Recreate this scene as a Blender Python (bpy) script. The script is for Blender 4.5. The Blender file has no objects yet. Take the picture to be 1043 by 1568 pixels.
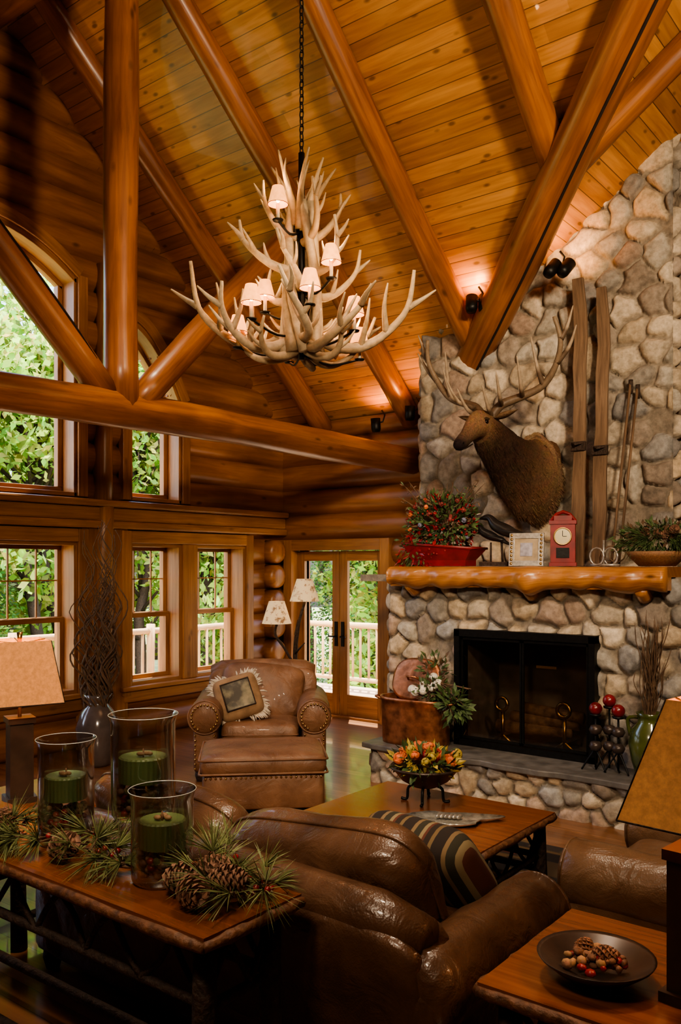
import bpy, math, random
import numpy as np
from mathutils import Vector, Matrix
random.seed(7)
U=random.uniform
scene=bpy.context.scene
# ------------------------------------------------------------------ helpers
class MB:
    def __init__(s):
        s.v=[];s.f=[];s.m=[];s.uv=[];s.sm=[];s.c=[];s.M=Matrix.Identity(4);s.col=(1,1,1)
    def add(s,verts,faces,mi=0,uvs=None,smooth=True,cols=None):
        b=len(s.v)
        for i,p in enumerate(verts):
            s.v.append(tuple(s.M@Vector(p))); s.c.append(cols[i] if cols else s.col)
        for k,f in enumerate(faces):
            s.f.append([b+i for i in f]); s.m.append(mi); s.sm.append(smooth)
            s.uv.append(uvs[k] if uvs else [(0.0,0.0)]*len(f))
    def box(s,x0,x1,y0,y1,z0,z1,mi=0,g=None,smooth=False):
        if x1<x0:x0,x1=x1,x0
        if y1<y0:y0,y1=y1,y0
        if z1<z0:z0,z1=z1,z0
        V=[(x0,y0,z0),(x1,y0,z0),(x1,y1,z0),(x0,y1,z0),(x0,y0,z1),(x1,y0,z1),(x1,y1,z1),(x0,y1,z1)]
        F=[(0,3,2,1),(4,5,6,7),(0,1,5,4),(1,2,6,5),(2,3,7,6),(3,0,4,7)]
        d=[x1-x0,y1-y0,z1-z0]
        if g is None: g=d.index(max(d))
        o=(U(0,9),U(0,9)); uv=[]
        for f in F:
            uv.append([(sum(V[i][a] for a in range(3) if a!=g)+o[0],V[i][g]+o[1]) for i in f])
        s.add(V,F,mi,uv,smooth)
    def tube(s,pts,rad,seg=10,mi=0,caps=True,wob=0.0,cols=None,sq=1.0):
        P=[Vector(p) for p in pts]; n=len(P)
        if not hasattr(rad,'__len__'): rad=[rad]*n
        T=[]
        for i in range(n):
            t=(P[min(i+1,n-1)]-P[max(i-1,0)])
            if t.length<1e-9: t=Vector((0,0,1))
            T.append(t.normalized())
        a=Vector((0,0,1)) if abs(T[0].z)<.9 else Vector((1,0,0))
        N=T[0].cross(a).normalized(); V=[];L=0;Ls=[];C=[]
        for i in range(n):
            if i:
                L+=(P[i]-P[i-1]).length
                N=N-T[i]*N.dot(T[i])
                N.normalize()
            B=T[i].cross(N); Ls.append(L)
            for k in range(seg):
                th=2*math.pi*k/seg
                r=rad[i]*(1+(U(-wob,wob) if wob else 0))
                V.append(P[i]+N*math.cos(th)*r+B*math.sin(th)*r*sq)
                if cols: C.append(cols[i])
        F=[];uv=[];o=(U(0,9),U(0,9)); rm=sum(rad)/n
        for i in range(n-1):
            for k in range(seg):
                k2=(k+1)%seg
                F.append((i*seg+k,i*seg+k2,(i+1)*seg+k2,(i+1)*seg+k))
                u0=k/seg*6.28*rm+o[0];u1=(k+1)/seg*6.28*rm+o[0]
                uv.append([(u0,Ls[i]+o[1]),(u1,Ls[i]+o[1]),(u1,Ls[i+1]+o[1]),(u0,Ls[i+1]+o[1])])
        if caps:
            F.append(tuple(reversed(range(seg)))); F.append(tuple((n-1)*seg+k for k in range(seg)))
            for q in (0,n-1):
                idx=range(seg)
                uv.append([(math.cos(6.28*k/seg)*rad[q]+o[0],math.sin(6.28*k/seg)*rad[q]*.1+o[1]) for k in idx])
        s.add(V,F,mi,uv,True,C if cols else None)
    def log(s,p0,p1,r0,r1=None,seg=16,mi=0,jit=.012,n=None):
        r1=r0 if r1 is None else r1
        p0=Vector(p0);p1=Vector(p1);Ln=(p1-p0).length
        n=n or max(4,int(Ln/.3)); P=[];Rr=[]
        ph=[U(0,6) for _ in range(6)]
        for i in range(n+1):
            t=i/n; 
            j=Vector((math.sin(t*Ln*1.1+ph[0]),math.sin(t*Ln*1.3+ph[1]),math.sin(t*Ln*.9+ph[2])))*jit
            P.append(p0.lerp(p1,t)+j); Rr.append((r0+(r1-r0)*t)*(1+.04*math.sin(t*Ln*2.7+ph[3])+U(-.025,.025)))
        s.tube(P,Rr,seg,mi)
        return P,Rr
    def lathe(s,prof,seg=24,c=(0,0,0),mi=0,cols=None):
        V=[];C=[]
        for j,(r,z) in enumerate(prof):
            for k in range(seg):
                th=2*math.pi*k/seg
                V.append((c[0]+r*math.cos(th),c[1]+r*math.sin(th),c[2]+z))
                if cols:C.append(cols[j])
        F=[];uv=[]
        for j in range(len(prof)-1):
            for k in range(seg):
                k2=(k+1)%seg
                F.append((j*seg+k,j*seg+k2,(j+1)*seg+k2,(j+1)*seg+k))
                uv.append([(k/seg,prof[j][1]),((k+1)/seg,prof[j][1]),((k+1)/seg,prof[j+1][1]),(k/seg,prof[j+1][1])])
        s.add(V,F,mi,uv,True,C if cols else None)
    def sell(s,c,sz,n1=1,n2=1,nu=24,nv=12,mi=0,rot=None,lump=0,smooth=True):
        V=[];R3=rot or Matrix.Identity(3);c=Vector(c);p=[U(0,6) for _ in range(3)]
        def sp(a,e): return math.copysign(abs(a)**e,a)
        for j in range(nv+1):
            ph=-math.pi/2+math.pi*j/nv
            for k in range(nu):
                th=2*math.pi*k/nu
                x=sz[0]*sp(math.cos(ph),n1)*sp(math.cos(th),n2)
                y=sz[1]*sp(math.cos(ph),n1)*sp(math.sin(th),n2)
                z=sz[2]*sp(math.sin(ph),n1)
                if lump:
                    q=1+lump*(math.sin(x*9/(.2+sz[0])+p[0])*math.sin(y*7/(.2+sz[1])+p[1]))
                    z*=q; x*=1+(q-1)*.2
                V.append(c+R3@Vector((x,y,z)))
        F=[];uv=[]
        for j in range(nv):
            for k in range(nu):
                k2=(k+1)%nu
                f=(j*nu+k,j*nu+k2,(j+1)*nu+k2,(j+1)*nu+k)
                F.append(f)
                q=[R3.transposed()@(V[i]-c) for i in f]
                uv.append([(a.x,a.y) for a in q])
        s.add(V,F,mi,uv,smooth)
    def obj(s,name,mats,parent=None,bevel=0,sub=0):
        me=bpy.data.meshes.new(name)
        me.from_pydata(s.v,[],s.f)
        for m in mats: me.materials.append(m)
        me.polygons.foreach_set('material_index',s.m)
        me.polygons.foreach_set('use_smooth',s.sm)
        l=me.uv_layers.new(name='UVMap')
        flat=[a for f in s.uv for p in f for a in p]
        l.data.foreach_set('uv',flat)
        at=me.color_attributes.new('Col','FLOAT_COLOR','POINT')
        at.data.foreach_set('color',[a for c in s.c for a in (c[0],c[1],c[2],1.0)])
        me.update()
        o=bpy.data.objects.new(name,me); scene.collection.objects.link(o)
        if parent: o.parent=parent
        if bevel:
            b=o.modifiers.new('b','BEVEL');b.width=bevel;b.segments=2;b.limit_method='ANGLE'
        if sub:
            b=o.modifiers.new('s','SUBSURF');b.levels=sub;b.render_levels=sub
        return o
def cat(pts,n=4):
    P=[Vector(p) for p in pts];out=[]
    for i in range(len(P)-1):
        a=P[max(i-1,0)];b=P[i];c=P[i+1];d=P[min(i+2,len(P)-1)]
        for k in range(n):
            t=k/n
            out.append(.5*((2*b)+(c-a)*t+(2*a-5*b+4*c-d)*t*t+(-a+3*b-3*c+d)*t**3))
    out.append(P[-1]);return out
def Rz(a): return Matrix.Rotation(math.radians(a),4,'Z')
def E(ax,a): return Matrix.Rotation(math.radians(a),3,ax)
# ------------------------------------------------------------------ materials
def newmat(name):
    m=bpy.data.materials.new(name);m.use_nodes=True
    nt=m.node_tree;return m,nt,nt.nodes['Principled BSDF']
def N(nt,t,**k):
    n=nt.nodes.new(t)
    for a,b in k.items():
        if a.startswith('i_'): n.inputs[a[2:].replace('_',' ')].default_value=b
        else: setattr(n,a,b)
    return n
def ramp(nt,stops):
    r=nt.nodes.new('ShaderNodeValToRGB');e=r.color_ramp.elements
    while len(e)<len(stops): e.new(.5)
    for i,(p,c) in enumerate(stops): e[i].position=p;e[i].color=(*c,1)
    return r
def mixc(nt,fac,a,b,mode='MIX'):
    m=nt.nodes.new('ShaderNodeMix');m.data_type='RGBA';m.blend_type=mode
    L=nt.links
    for sock,val in ((m.inputs[0],fac),(m.inputs[6],a),(m.inputs[7],b)):
        if isinstance(val,(int,float)): sock.default_value=val
        elif isinstance(val,tuple): sock.default_value=(*val,1)
        else: L.new(val,sock)
    return m.outputs[2]
def mth(nt,op,a,b=None,c=None):
    m=nt.nodes.new('ShaderNodeMath');m.operation=op
    for i,v in enumerate((a,b,c)):
        if v is None: continue
        if isinstance(v,(int,float)): m.inputs[i].default_value=v
        else: nt.links.new(v,m.inputs[i])
    return m.outputs[0]
def plain(name,col,rough=.5,metal=0,var=.25,scale=12,bump=.0,spec=.5,coat=0):
    m,nt,b=newmat(name);L=nt.links
    tc=N(nt,'ShaderNodeTexCoord');n=N(nt,'ShaderNodeTexNoise',i_Scale=scale,i_Detail=5.0)
    L.new(tc.outputs['Object'],n.inputs['Vector'])
    r=ramp(nt,[(.3,tuple(c*(1-var) for c in col)),(.7,tuple(min(1,c*(1+var)) for c in col))])
    L.new(n.outputs[0],r.inputs[0]);L.new(r.outputs[0],b.inputs['Base Color'])
    b.inputs['Roughness'].default_value=rough;b.inputs['Metallic'].default_value=metal
    b.inputs['Specular IOR Level'].default_value=spec;b.inputs['Coat Weight'].default_value=coat
    if bump:
        bp=N(nt,'ShaderNodeBump',i_Strength=bump,i_Distance=.02);L.new(n.outputs[0],bp.inputs['Height']);L.new(bp.outputs[0],b.inputs['Normal'])
    return m
def wood(name,cd,cl,rough=.35,gs=(16,1.2),knots=.5,coat=.2,bump=.25,rows=0):
    m,nt,b=newmat(name);L=nt.links
    uv=N(nt,'ShaderNodeUVMap');mp=N(nt,'ShaderNodeMapping');mp.inputs['Scale'].default_value=(gs[0],gs[1],1)
    L.new(uv.outputs[0],mp.inputs[0])
    n=N(nt,'ShaderNodeTexNoise',i_Scale=1.6,i_Detail=7.0,i_Roughness=.6,i_Distortion=.6);L.new(mp.outputs[0],n.inputs['Vector'])
    r=ramp(nt,[(.28,cd),(.5,tuple((a+c)/2 for a,c in zip(cd,cl))),(.72,cl)]);L.new(n.outputs[0],r.inputs[0])
    n2=N(nt,'ShaderNodeTexNoise',i_Scale=.9,i_Detail=3.0);L.new(uv.outputs[0],n2.inputs['Vector'])
    r2=ramp(nt,[(.3,(.58,.5,.45)),(.7,(1.18,1.14,1.1))]);L.new(n2.outputs[0],r2.inputs[0])
    c=mixc(nt,1.0,r.outputs[0],r2.outputs[0],'MULTIPLY')
    if knots:
        mk=N(nt,'ShaderNodeMapping');mk.inputs['Scale'].default_value=(3.2,1.5,1);L.new(uv.outputs[0],mk.inputs[0])
        v=N(nt,'ShaderNodeTexVoronoi',i_Scale=1.5);L.new(mk.outputs[0],v.inputs['Vector'])
        rk=ramp(nt,[(.04,(1,1,1)),(.13,(0,0,0))]);L.new(v.outputs['Distance'],rk.inputs[0])
        f=mth(nt,'MULTIPLY',rk.outputs[0],knots)
        c=mixc(nt,f,c,tuple(x*.3 for x in cd))
    L.new(c,b.inputs['Base Color']);b.inputs['Roughness'].default_value=rough;b.inputs['Coat Weight'].default_value=coat
    b.inputs['Coat Roughness'].default_value=.22
    bp=N(nt,'ShaderNodeBump',i_Strength=bump,i_Distance=.01);L.new(n.outputs[0],bp.inputs['Height']);L.new(bp.outputs[0],b.inputs['Normal'])
    return m
def boards(name,cd,cl,wd=.13,rough=.4,groove=.05,coat=.15,knot=.8,endj=0):
    m,nt,b=newmat(name);L=nt.links
    uv=N(nt,'ShaderNodeUVMap');sx=N(nt,'ShaderNodeSeparateXYZ');L.new(uv.outputs[0],sx.inputs[0])
    q=mth(nt,'DIVIDE',sx.outputs[0],wd);idx=mth(nt,'FLOOR',q);fr=mth(nt,'FRACT',q)
    wn=N(nt,'ShaderNodeTexWhiteNoise',noise_dimensions='1D');L.new(idx,wn.inputs['W'])
    vo=mth(nt,'ADD',sx.outputs[1],mth(nt,'MULTIPLY',wn.outputs[0],17.0))
    cx=N(nt,'ShaderNodeCombineXYZ');L.new(mth(nt,'MULTIPLY',sx.outputs[0],18.0),cx.inputs[0]);L.new(mth(nt,'MULTIPLY',vo,1.4),cx.inputs[1]);L.new(idx,cx.inputs[2])
    n=N(nt,'ShaderNodeTexNoise',i_Scale=1.3,i_Detail=6.0,i_Distortion=.5);L.new(cx.outputs[0],n.inputs['Vector'])
    r=ramp(nt,[(.3,cd),(.7,cl)]);L.new(n.outputs[0],r.inputs[0])
    jn=mth(nt,'FLOOR',mth(nt,'DIVIDE',vo,2.6))
    c2=N(nt,'ShaderNodeCombineXYZ');L.new(idx,c2.inputs[0]);L.new(jn,c2.inputs[1])
    w2=N(nt,'ShaderNodeTexWhiteNoise',noise_dimensions='2D');L.new(c2.outputs[0],w2.inputs['Vector'])
    tone=ramp(nt,[(0,(.72,.66,.6)),(1,(1.15,1.12,1.08))]);L.new(w2.outputs[0],tone.inputs[0])
    c=mixc(nt,1.0,r.outputs[0],tone.outputs[0],'MULTIPLY')
    ck=N(nt,'ShaderNodeCombineXYZ');L.new(mth(nt,'MULTIPLY',sx.outputs[0],8.5),ck.inputs[0]);L.new(mth(nt,'MULTIPLY',vo,4.2),ck.inputs[1])
    v=N(nt,'ShaderNodeTexVoronoi',i_Scale=1.0);L.new(ck.outputs[0],v.inputs['Vector'])
    rk=ramp(nt,[(.09,(1,1,1)),(.19,(0,0,0))]);L.new(v.outputs['Distance'],rk.inputs[0])
    c=mixc(nt,mth(nt,'MULTIPLY',rk.outputs[0],knot),c,tuple(x*.32 for x in cd))
    g1=mth(nt,'LESS_THAN',fr,groove)
    c=mixc(nt,mth(nt,'MULTIPLY',g1,.85),c,tuple(x*.18 for x in cd))
    L.new(c,b.inputs['Base Color']);b.inputs['Roughness'].default_value=rough;b.inputs['Coat Weight'].default_value=coat
    bp=N(nt,'ShaderNodeBump',i_Strength=.5,i_Distance=.01);L.new(mth(nt,'SUBTRACT',mth(nt,'MULTIPLY',n.outputs[0],.15),g1),bp.inputs['Height']);L.new(bp.outputs[0],b.inputs['Normal'])
    return m
def leather(name,cd,cl,rough=.38,coat=.15):
    m,nt,b=newmat(name);L=nt.links
    tc=N(nt,'ShaderNodeTexCoord');n=N(nt,'ShaderNodeTexNoise',i_Scale=4.0,i_Detail=6.0,i_Roughness=.6);L.new(tc.outputs['Object'],n.inputs['Vector'])
    r=ramp(nt,[(.32,cd),(.68,cl)]);L.new(n.outputs[0],r.inputs[0]);L.new(r.outputs[0],b.inputs['Base Color'])
    v=N(nt,'ShaderNodeTexVoronoi',i_Scale=140.0);L.new(tc.outputs['Object'],v.inputs['Vector'])
    n3=N(nt,'ShaderNodeTexNoise',i_Scale=7.0,i_Detail=4.0,i_Distortion=1.5);L.new(tc.outputs['Object'],n3.inputs['Vector'])
    h=mth(nt,'ADD',mth(nt,'MULTIPLY',v.outputs['Distance'],.06),n3.outputs[0])
    bp=N(nt,'ShaderNodeBump',i_Strength=.4,i_Distance=.03);L.new(h,bp.inputs['Height']);L.new(bp.outputs[0],b.inputs['Normal'])
    b.inputs['Roughness'].default_value=rough;b.inputs['Coat Weight'].default_value=coat
    return m
def vcol(name,rough=.7,scale=30,var=.3,bump=.4,spec=.3):
    m,nt,b=newmat(name);L=nt.links
    a=N(nt,'ShaderNodeAttribute',attribute_name='Col');tc=N(nt,'ShaderNodeTexCoord')
    n=N(nt,'ShaderNodeTexNoise',i_Scale=scale,i_Detail=6.0,i_Roughness=.65);L.new(tc.outputs['Object'],n.inputs['Vector'])
    r=ramp(nt,[(.3,(1-var,)*3),(.7,(1+var*.6,)*3)]);L.new(n.outputs[0],r.inputs[0])
    L.new(mixc(nt,1.0,a.outputs['Color'],r.outputs[0],'MULTIPLY'),b.inputs['Base Color'])
    b.inputs['Roughness'].default_value=rough;b.inputs['Specular IOR Level'].default_value=spec
    bp=N(nt,'ShaderNodeBump',i_Strength=bump,i_Distance=.01);L.new(n.outputs[0],bp.inputs['Height']);L.new(bp.outputs[0],b.inputs['Normal'])
    return m
def thin_glass(name,tint=(1,1,1),refl=.5,base=.03,pw=3.5,rough=.03):
    m=bpy.data.materials.new(name);m.use_nodes=True;nt=m.node_tree;nt.nodes.clear();L=nt.links
    o=N(nt,'ShaderNodeOutputMaterial');t=N(nt,'ShaderNodeBsdfTransparent');t.inputs[0].default_value=(*tint,1)
    g=N(nt,'ShaderNodeBsdfGlossy');g.inputs['Roughness'].default_value=rough
    f=N(nt,'ShaderNodeLayerWeight');f.inputs[0].default_value=.5
    fac=mth(nt,'ADD',mth(nt,'MULTIPLY',mth(nt,'POWER',f.outputs['Facing'],pw),refl),base)
    mx=N(nt,'ShaderNodeMixShader');L.new(fac,mx.inputs[0]);L.new(t.outputs[0],mx.inputs[1]);L.new(g.outputs[0],mx.inputs[2]);L.new(mx.outputs[0],o.inputs[0])
    return m
def shade_mat(name,col,em,spots=None):
    m,nt,b=newmat(name);L=nt.links
    tc=N(nt,'ShaderNodeTexCoord');n=N(nt,'ShaderNodeTexNoise',i_Scale=(14 if spots else 45),i_Detail=5.0,i_Roughness=.7);L.new(tc.outputs['Object'],n.inputs['Vector'])
    r=ramp(nt,[(.38,spots or tuple(c*.72 for c in col)),(.5 if spots else .65,col)]);L.new(n.outputs[0],r.inputs[0])
    L.new(r.outputs[0],b.inputs['Base Color']);L.new(r.outputs[0],b.inputs['Emission Color']);b.inputs['Emission Strength'].default_value=em
    b.inputs['Roughness'].default_value=.8
    return m

M_log=wood('honey_log',(.19,.064,.014),(.42,.165,.041),.36,(14,1.0),.75,.25)
M_wall=wood('wall_log',(.20,.076,.018),(.40,.175,.047),.42,(10,.8),.8,.12)
M_trim=wood('trim_pine',(.25,.108,.029),(.46,.225,.07),.4,(22,1.1),.5,.15)
M_ceil=boards('ceiling_pine',(.40,.175,.042),(.60,.305,.09),.135)
M_floor=boards('floor_oak',(.18,.08,.034),(.34,.16,.07),.11,.28,.03,.3,.2)
M_deck=boards('deck_cedar',(.42,.30,.2),(.62,.46,.32),.14,.6,.06,0,.2)
M_rail=wood('rail_pine',(.42,.26,.12),(.72,.50,.25),.6,(14,1),.2,0)
M_table=wood('table_cherry',(.17,.052,.017),(.35,.125,.04),.24,(16,.8),.3,.5,.08)
M_bark=plain('bark',(.04,.023,.015),.75,0,.5,40,.8)
M_twig=plain('twig',(.13,.075,.042),.7,0,.4,30,.4)
M_black=plain('black_iron',(.012,.011,.01),.45,.6,.3,30,.1)
M_dark=plain('dark_crack',(.012,.005,.003),.9)
M_stone=vcol('fieldstone',.78,18,.42,.7)
M_slate=plain('slate',(.12,.11,.10),.5,0,.4,9,.3)
M_hide=vcol('elk_hide',.85,60,.45,.8,.15)
M_antl=vcol('antler_bone',.5,25,.3,.3)
M_lsofa=leather('leather_brown',(.055,.026,.014),(.13,.064,.034),.34,.2)
M_lchair=leather('leather_tan',(.14,.065,.034),(.28,.145,.078),.48,.05)
M_lright=leather('leather_cognac',(.15,.078,.04),(.25,.145,.08),.35,.15)
M_brass=plain('brass_nail',(.45,.28,.10),.3,1)
M_glass=thin_glass('window_glass',(1,1,1),.35,.02)
M_hglass=thin_glass('hurricane_glass',(.90,.92,.91),.95,.09,1.5)
M_rim=plain('glass_rim',(.55,.54,.50),.12,0,.1,5,0,.9,.6)
M_copper=plain('copper',(.42,.17,.08),.36,.8,.5,14,.2)
M_red=plain('red_paint',(.20,.010,.010),.4,0,.3)
M_redball=plain('red_ball',(.16,.010,.010),.3,0,.5,14,0,.5,.3)
M_white=plain('white_petal',(.75,.7,.6),.6,0,.1)
M_cream=plain('cream_fringe',(.6,.52,.42),.9,0,.2)
M_green=plain('leaf_green',(.07,.11,.035),.6,0,.5,30)
M_pine=plain('pine_needle',(.16,.18,.065),.6,0,.5,30)
M_orange=plain('orange_petal',(.62,.16,.05),.7,0,.4,40)
M_yel=plain('ochre_leaf',(.4,.3,.06),.7,0,.4,40)
M_berry=plain('berry_red',(.24,.016,.016),.35)
M_cone=plain('pine_cone',(.20,.10,.06),.75,0,.5,40,.3)
M_candle=plain('green_candle',(.11,.15,.05),.45,0,.15,8)
M_gvase=plain('green_glaze',(.07,.085,.022),.2,0,.4,8,0,.6,.5)
M_bowl=plain('dark_bowl',(.06,.042,.035),.35,.3,.3)
M_pewter=plain('pewter_glass',(.5,.48,.42),.2,.6,.4,25,.4)
M_paper=plain('photo_print',(.32,.30,.34),.4,0,.5,20)
M_silver=plain('frame_silver',(.4,.37,.33),.35,.6,.3,40)
M_face=plain('clock_face',(.7,.62,.4),.5,0,.05)
M_oldwood=wood('weathered_ski',(.09,.055,.032),(.27,.18,.11),.75,(25,1.5),.4,0)
M_shade=shade_mat('candle_shade',(1.0,.40,.11),2.2)
M_shade2=shade_mat('mica_shade',(.60,.25,.08),.30)
M_shade3=shade_mat('leaf_shade',(.75,.55,.30),.5,(.25,.13,.06))
M_bulb=shade_mat('bulb_glow',(1,.7,.4),25)
M_candlew=plain('candle_sleeve',(.6,.5,.35),.6)
# ------------------------------------------------------------------ camera
cam_d=bpy.data.cameras.new('camera');cam=bpy.data.objects.new('camera',cam_d);scene.collection.objects.link(cam)
cam.location=(7.447,-8.312,1.85);cam.rotation_euler=(math.radians(90),0,math.radians(38))
cam_d.lens=30.3;cam_d.sensor_width=36;cam_d.shift_y=.0517;cam_d.clip_start=.05;scene.camera=cam
# ------------------------------------------------------------------ room shell
SL=.85;EAVE=3.53;RY=-4.16;RZ=EAVE-SL*RY
YB=-9.6;XR=11.0
def zmain(y): return EAVE-SL*y if y>RY else RZ-SL*(RY-y)
VX0=2.357;VS=.83;DS=.7055;XRD=7.37
def zdorm(x): return 4.125+DS*(x-3.2) if x<XRD else 4.125+DS*(XRD-3.2)-DS*(x-XRD)
def valy(x): return -.83*(x-VX0)
def prism(mb,poly,th,uvf,mi=0):
    n=len(poly);V=[p for p in poly]+[(p[0],p[1],p[2]+th) for p in poly]
    F=[tuple(range(n)),tuple(reversed(range(n,2*n)))]
    uv=[[uvf(p) for p in poly],[uvf(p) for p in reversed(poly)]]
    for i in range(n):
        j=(i+1)%n;F.append((i,j,n+j,n+i));uv.append([(0,0)]*4)
    mb.add(V,F,mi,uv,False)
k=math.sqrt(1+SL*SL);kd=math.sqrt(1+DS*DS)
mb=MB()
fm=lambda p:(p[1]*k,p[0]); fd=lambda p:(p[0]*kd,p[1])
ye=.35
prism(mb,[(-.4,ye,zmain(ye)),(VX0-.42,ye,zmain(ye)),(XRD,RY,RZ),(-.4,RY,RZ)],.12,fm)
prism(mb,[(XRD,RY,RZ),(XR+.3,valy(2*XRD-XR-.3),zmain(valy(2*XRD-XR-.3))),(XR+.3,RY,RZ)],.12,fm)
prism(mb,[(-.4,RY,RZ),(XR+.3,RY,RZ),(XR+.3,YB-.3,zmain(YB-.3)),(-.4,YB-.3,zmain(YB-.3))],.12,fm)
prism(mb,[(VX0-.42,ye,zdorm(VX0-.42)),(XRD,ye,zdorm(XRD)),(XRD,RY,RZ)],.12,fd)
prism(mb,[(XRD,ye,zdorm(XRD)),(XR+.3,ye,zdorm(XR+.3)),(XR+.3,valy(2*XRD-XR-.3),zmain(valy(2*XRD-XR-.3))),(XRD,RY,RZ)],.12,fd)
mb.obj('ceiling',[M_ceil])
mb=MB();mb.add([(-.3,YB-.2,0),(XR+.2,YB-.2,0),(XR+.2,.2,0),(-.3,.2,0)],[(0,1,2,3)],0,[[(YB,-.3),(YB,XR),(.2,XR),(.2,-.3)]],False)
mb.add([(-.3,YB-.2,-.2),(XR+.2,YB-.2,-.2),(XR+.2,.2,-.2),(-.3,.2,-.2)],[(3,2,1,0)],0,None,False)
mb.obj('floor',[M_floor])
ROW=.31
def wallstrip(mb,f,s0,s1,z0,z1):
    """rounded log courses; f(s,z,b) -> world point, b = bulge towards the room"""
    i=int(math.floor(z0/ROW))
    while i*ROW<z1:
        a=max(z0,i*ROW);b=min(z1,(i+1)*ROW)
        if b-a>.004:
            zc=(i+.5)*ROW;ns=9;V=[];uv=[];F=[]
            pr=[]
            for q in range(ns):
                z=a+(b-a)*q/(ns-1);t=(z-zc)/(ROW/2)
                pr.append((z,.125*math.sqrt(max(0,1-t*t*.995))))
            for z,bl in pr: V.append(f(s0,z,bl));V.append(f(s1,z,bl))
            for q in range(ns-1):
                F.append((2*q,2*q+1,2*q+3,2*q+2));o=i*3.37
                uv.append([(pr[q][0]+o,s0+o),(pr[q][0]+o,s1+o),(pr[q+1][0]+o,s1+o),(pr[q+1][0]+o,s0+o)])
            mb.add(V,F,0,uv,True)
        i+=1
    V=[f(s0,z0,-.2),f(s1,z0,-.2),f(s1,z1,-.2),f(s0,z1,-.2),f(s0,z0,.0),f(s1,z0,.0),f(s1,z1,.0),f(s0,z1,.0)]
    mb.add(V,[(0,1,2,3),(0,4,5,1),(3,2,6,7),(0,3,7,4),(1,5,6,2)],0,None,False)
LZ0,LZ1=.58,2.08;UZ0=2.53
def top1(y): return 5.05-.36*((y-RY)/.97)**2
def top2(y): t=max(0,min(1,(y+2.54)/.71)); return 4.44-.8*t**1.8
def mir(y): return 2*RY-y
ups=[(-5.13,-3.19,top1),(-2.54,-1.83,top2),(mir(-1.83),mir(-2.54),lambda y:top2(mir(y)))]
lows=[(-5.13,-4.22),(-4.10,-3.19),(-2.54,-1.83),(-1.62,-.82),(mir(-1.83),mir(-2.54)),(mir(-.82),mir(-1.62))]
mb=MB();f=lambda s,z,b:(b,s,z)
br=sorted(set([YB,0]+[a for u in ups for a in u[:2]]+[a for l in lows for a in l]+[round(YB+.12*i,3) for i in range(1,80)]))
br=[b for b in br if YB<=b<=0]
for a,b in zip(br[:-1],br[1:]):
    if b-a<1e-4: continue
    m=(a+b)/2; zt=max(zmain(a),zmain(b),zmain(m))+.08
    holes=[]
    for l in lows:
        if l[0]<m<l[1]: holes.append((LZ0,LZ1))
    for u in ups:
        if u[0]<m<u[1]: holes.append((UZ0,u[2](m)))
    z=0
    for h in holes:
        wallstrip(mb,f,a,b,z,h[0]);z=h[1]
    wallstrip(mb,f,a,b,z,zt)
mb.obj('wall_window_side',[M_wall])
DX0,DX1,DZ=.30,1.66,2.03
mb=MB();f=lambda s,z,b:(s,-b,z)
wallstrip(mb,f,0,DX0,0,3.6);wallstrip(mb,f,DX0,DX1,DZ,3.6);wallstrip(mb,f,DX1,VX0,0,3.6)
x=VX0
while x<XR:
    wallstrip(mb,f,x,min(x+.15,XR),0,zdorm(x+.075)+.08);x+=.15
mb.obj('wall_door_side',[M_wall])
mb=MB();f=lambda s,z,b:(XR-b,s,z)
y=YB
while y<0:
    zt=zmain(y+.1) if y+.1<-1.2 else 4.6
    wallstrip(mb,f,y,min(y+.2,0),0,zt+.05);y+=.2
mb.obj('wall_right',[M_wall])
mb=MB();f=lambda s,z,b:(s,YB+b,z)
wallstrip(mb,f,0,XR,0,zmain(YB)+.05)
mb.obj('wall_back',[M_wall])
mb=MB()
for i in range(0,7):
    z=(i+.5)*ROW
    mb.tube([(.02,-.33,z),(.20,-.33,z),(.235,-.33,z),(.25,-.33,z)],[.148,.148,.13,.08],18,0)
mb.obj('trim_4',[M_wall])
# ---------------------------------------------------------------- windows
def rectframe(mb,y0,y1,z0,z1,w,x0,x1,mi=0):
    mb.box(x0,x1,y0,y1,z0,z0+w,mi,1);mb.box(x0,x1,y0,y1,z1-w,z1,mi,1)
    mb.box(x0,x1,y0,y0+w,z0+w,z1-w,mi,2);mb.box(x0,x1,y1-w,y1,z0+w,z1-w,mi,2)
def window_low(n,y0,y1):
    mb=MB()
    rectframe(mb,y0-.0,y1+.0,LZ0,LZ1,.035,-.2,.13)
    rectframe(mb,y0+.03,y1-.03,LZ0+.03,1.33,.05,-.09,-.04);rectframe(mb,y0+.03,y1-.03,1.29,LZ1-.03,.045,-.13,-.09)
    w=y1-y0
    for i in (1,2): mb.box(-.12,-.1,y0+w*i/3-.006,y0+w*i/3+.006,1.33,LZ1-.06,0,2)
    mb.box(-.12,-.1,y0+.06,y1-.06,1.69,1.702,0,1)
    mb.add([(-.11,y0+.05,1.31),(-.11,y1-.05,1.31),(-.11,y1-.05,LZ1-.05),(-.11,y0+.05,LZ1-.05),(-.065,y0+.05,LZ0+.05),(-.065,y1-.05,LZ0+.05),(-.065,y1-.05,1.31),(-.065,y0+.05,1.31)],[(0,1,2,3),(4,5,6,7)],1,None,False)
    mb.obj('window_%d'%n,[M_trim,M_glass])
for i,(a,b) in enumerate(lows): window_low(i+1,a,b)
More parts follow.
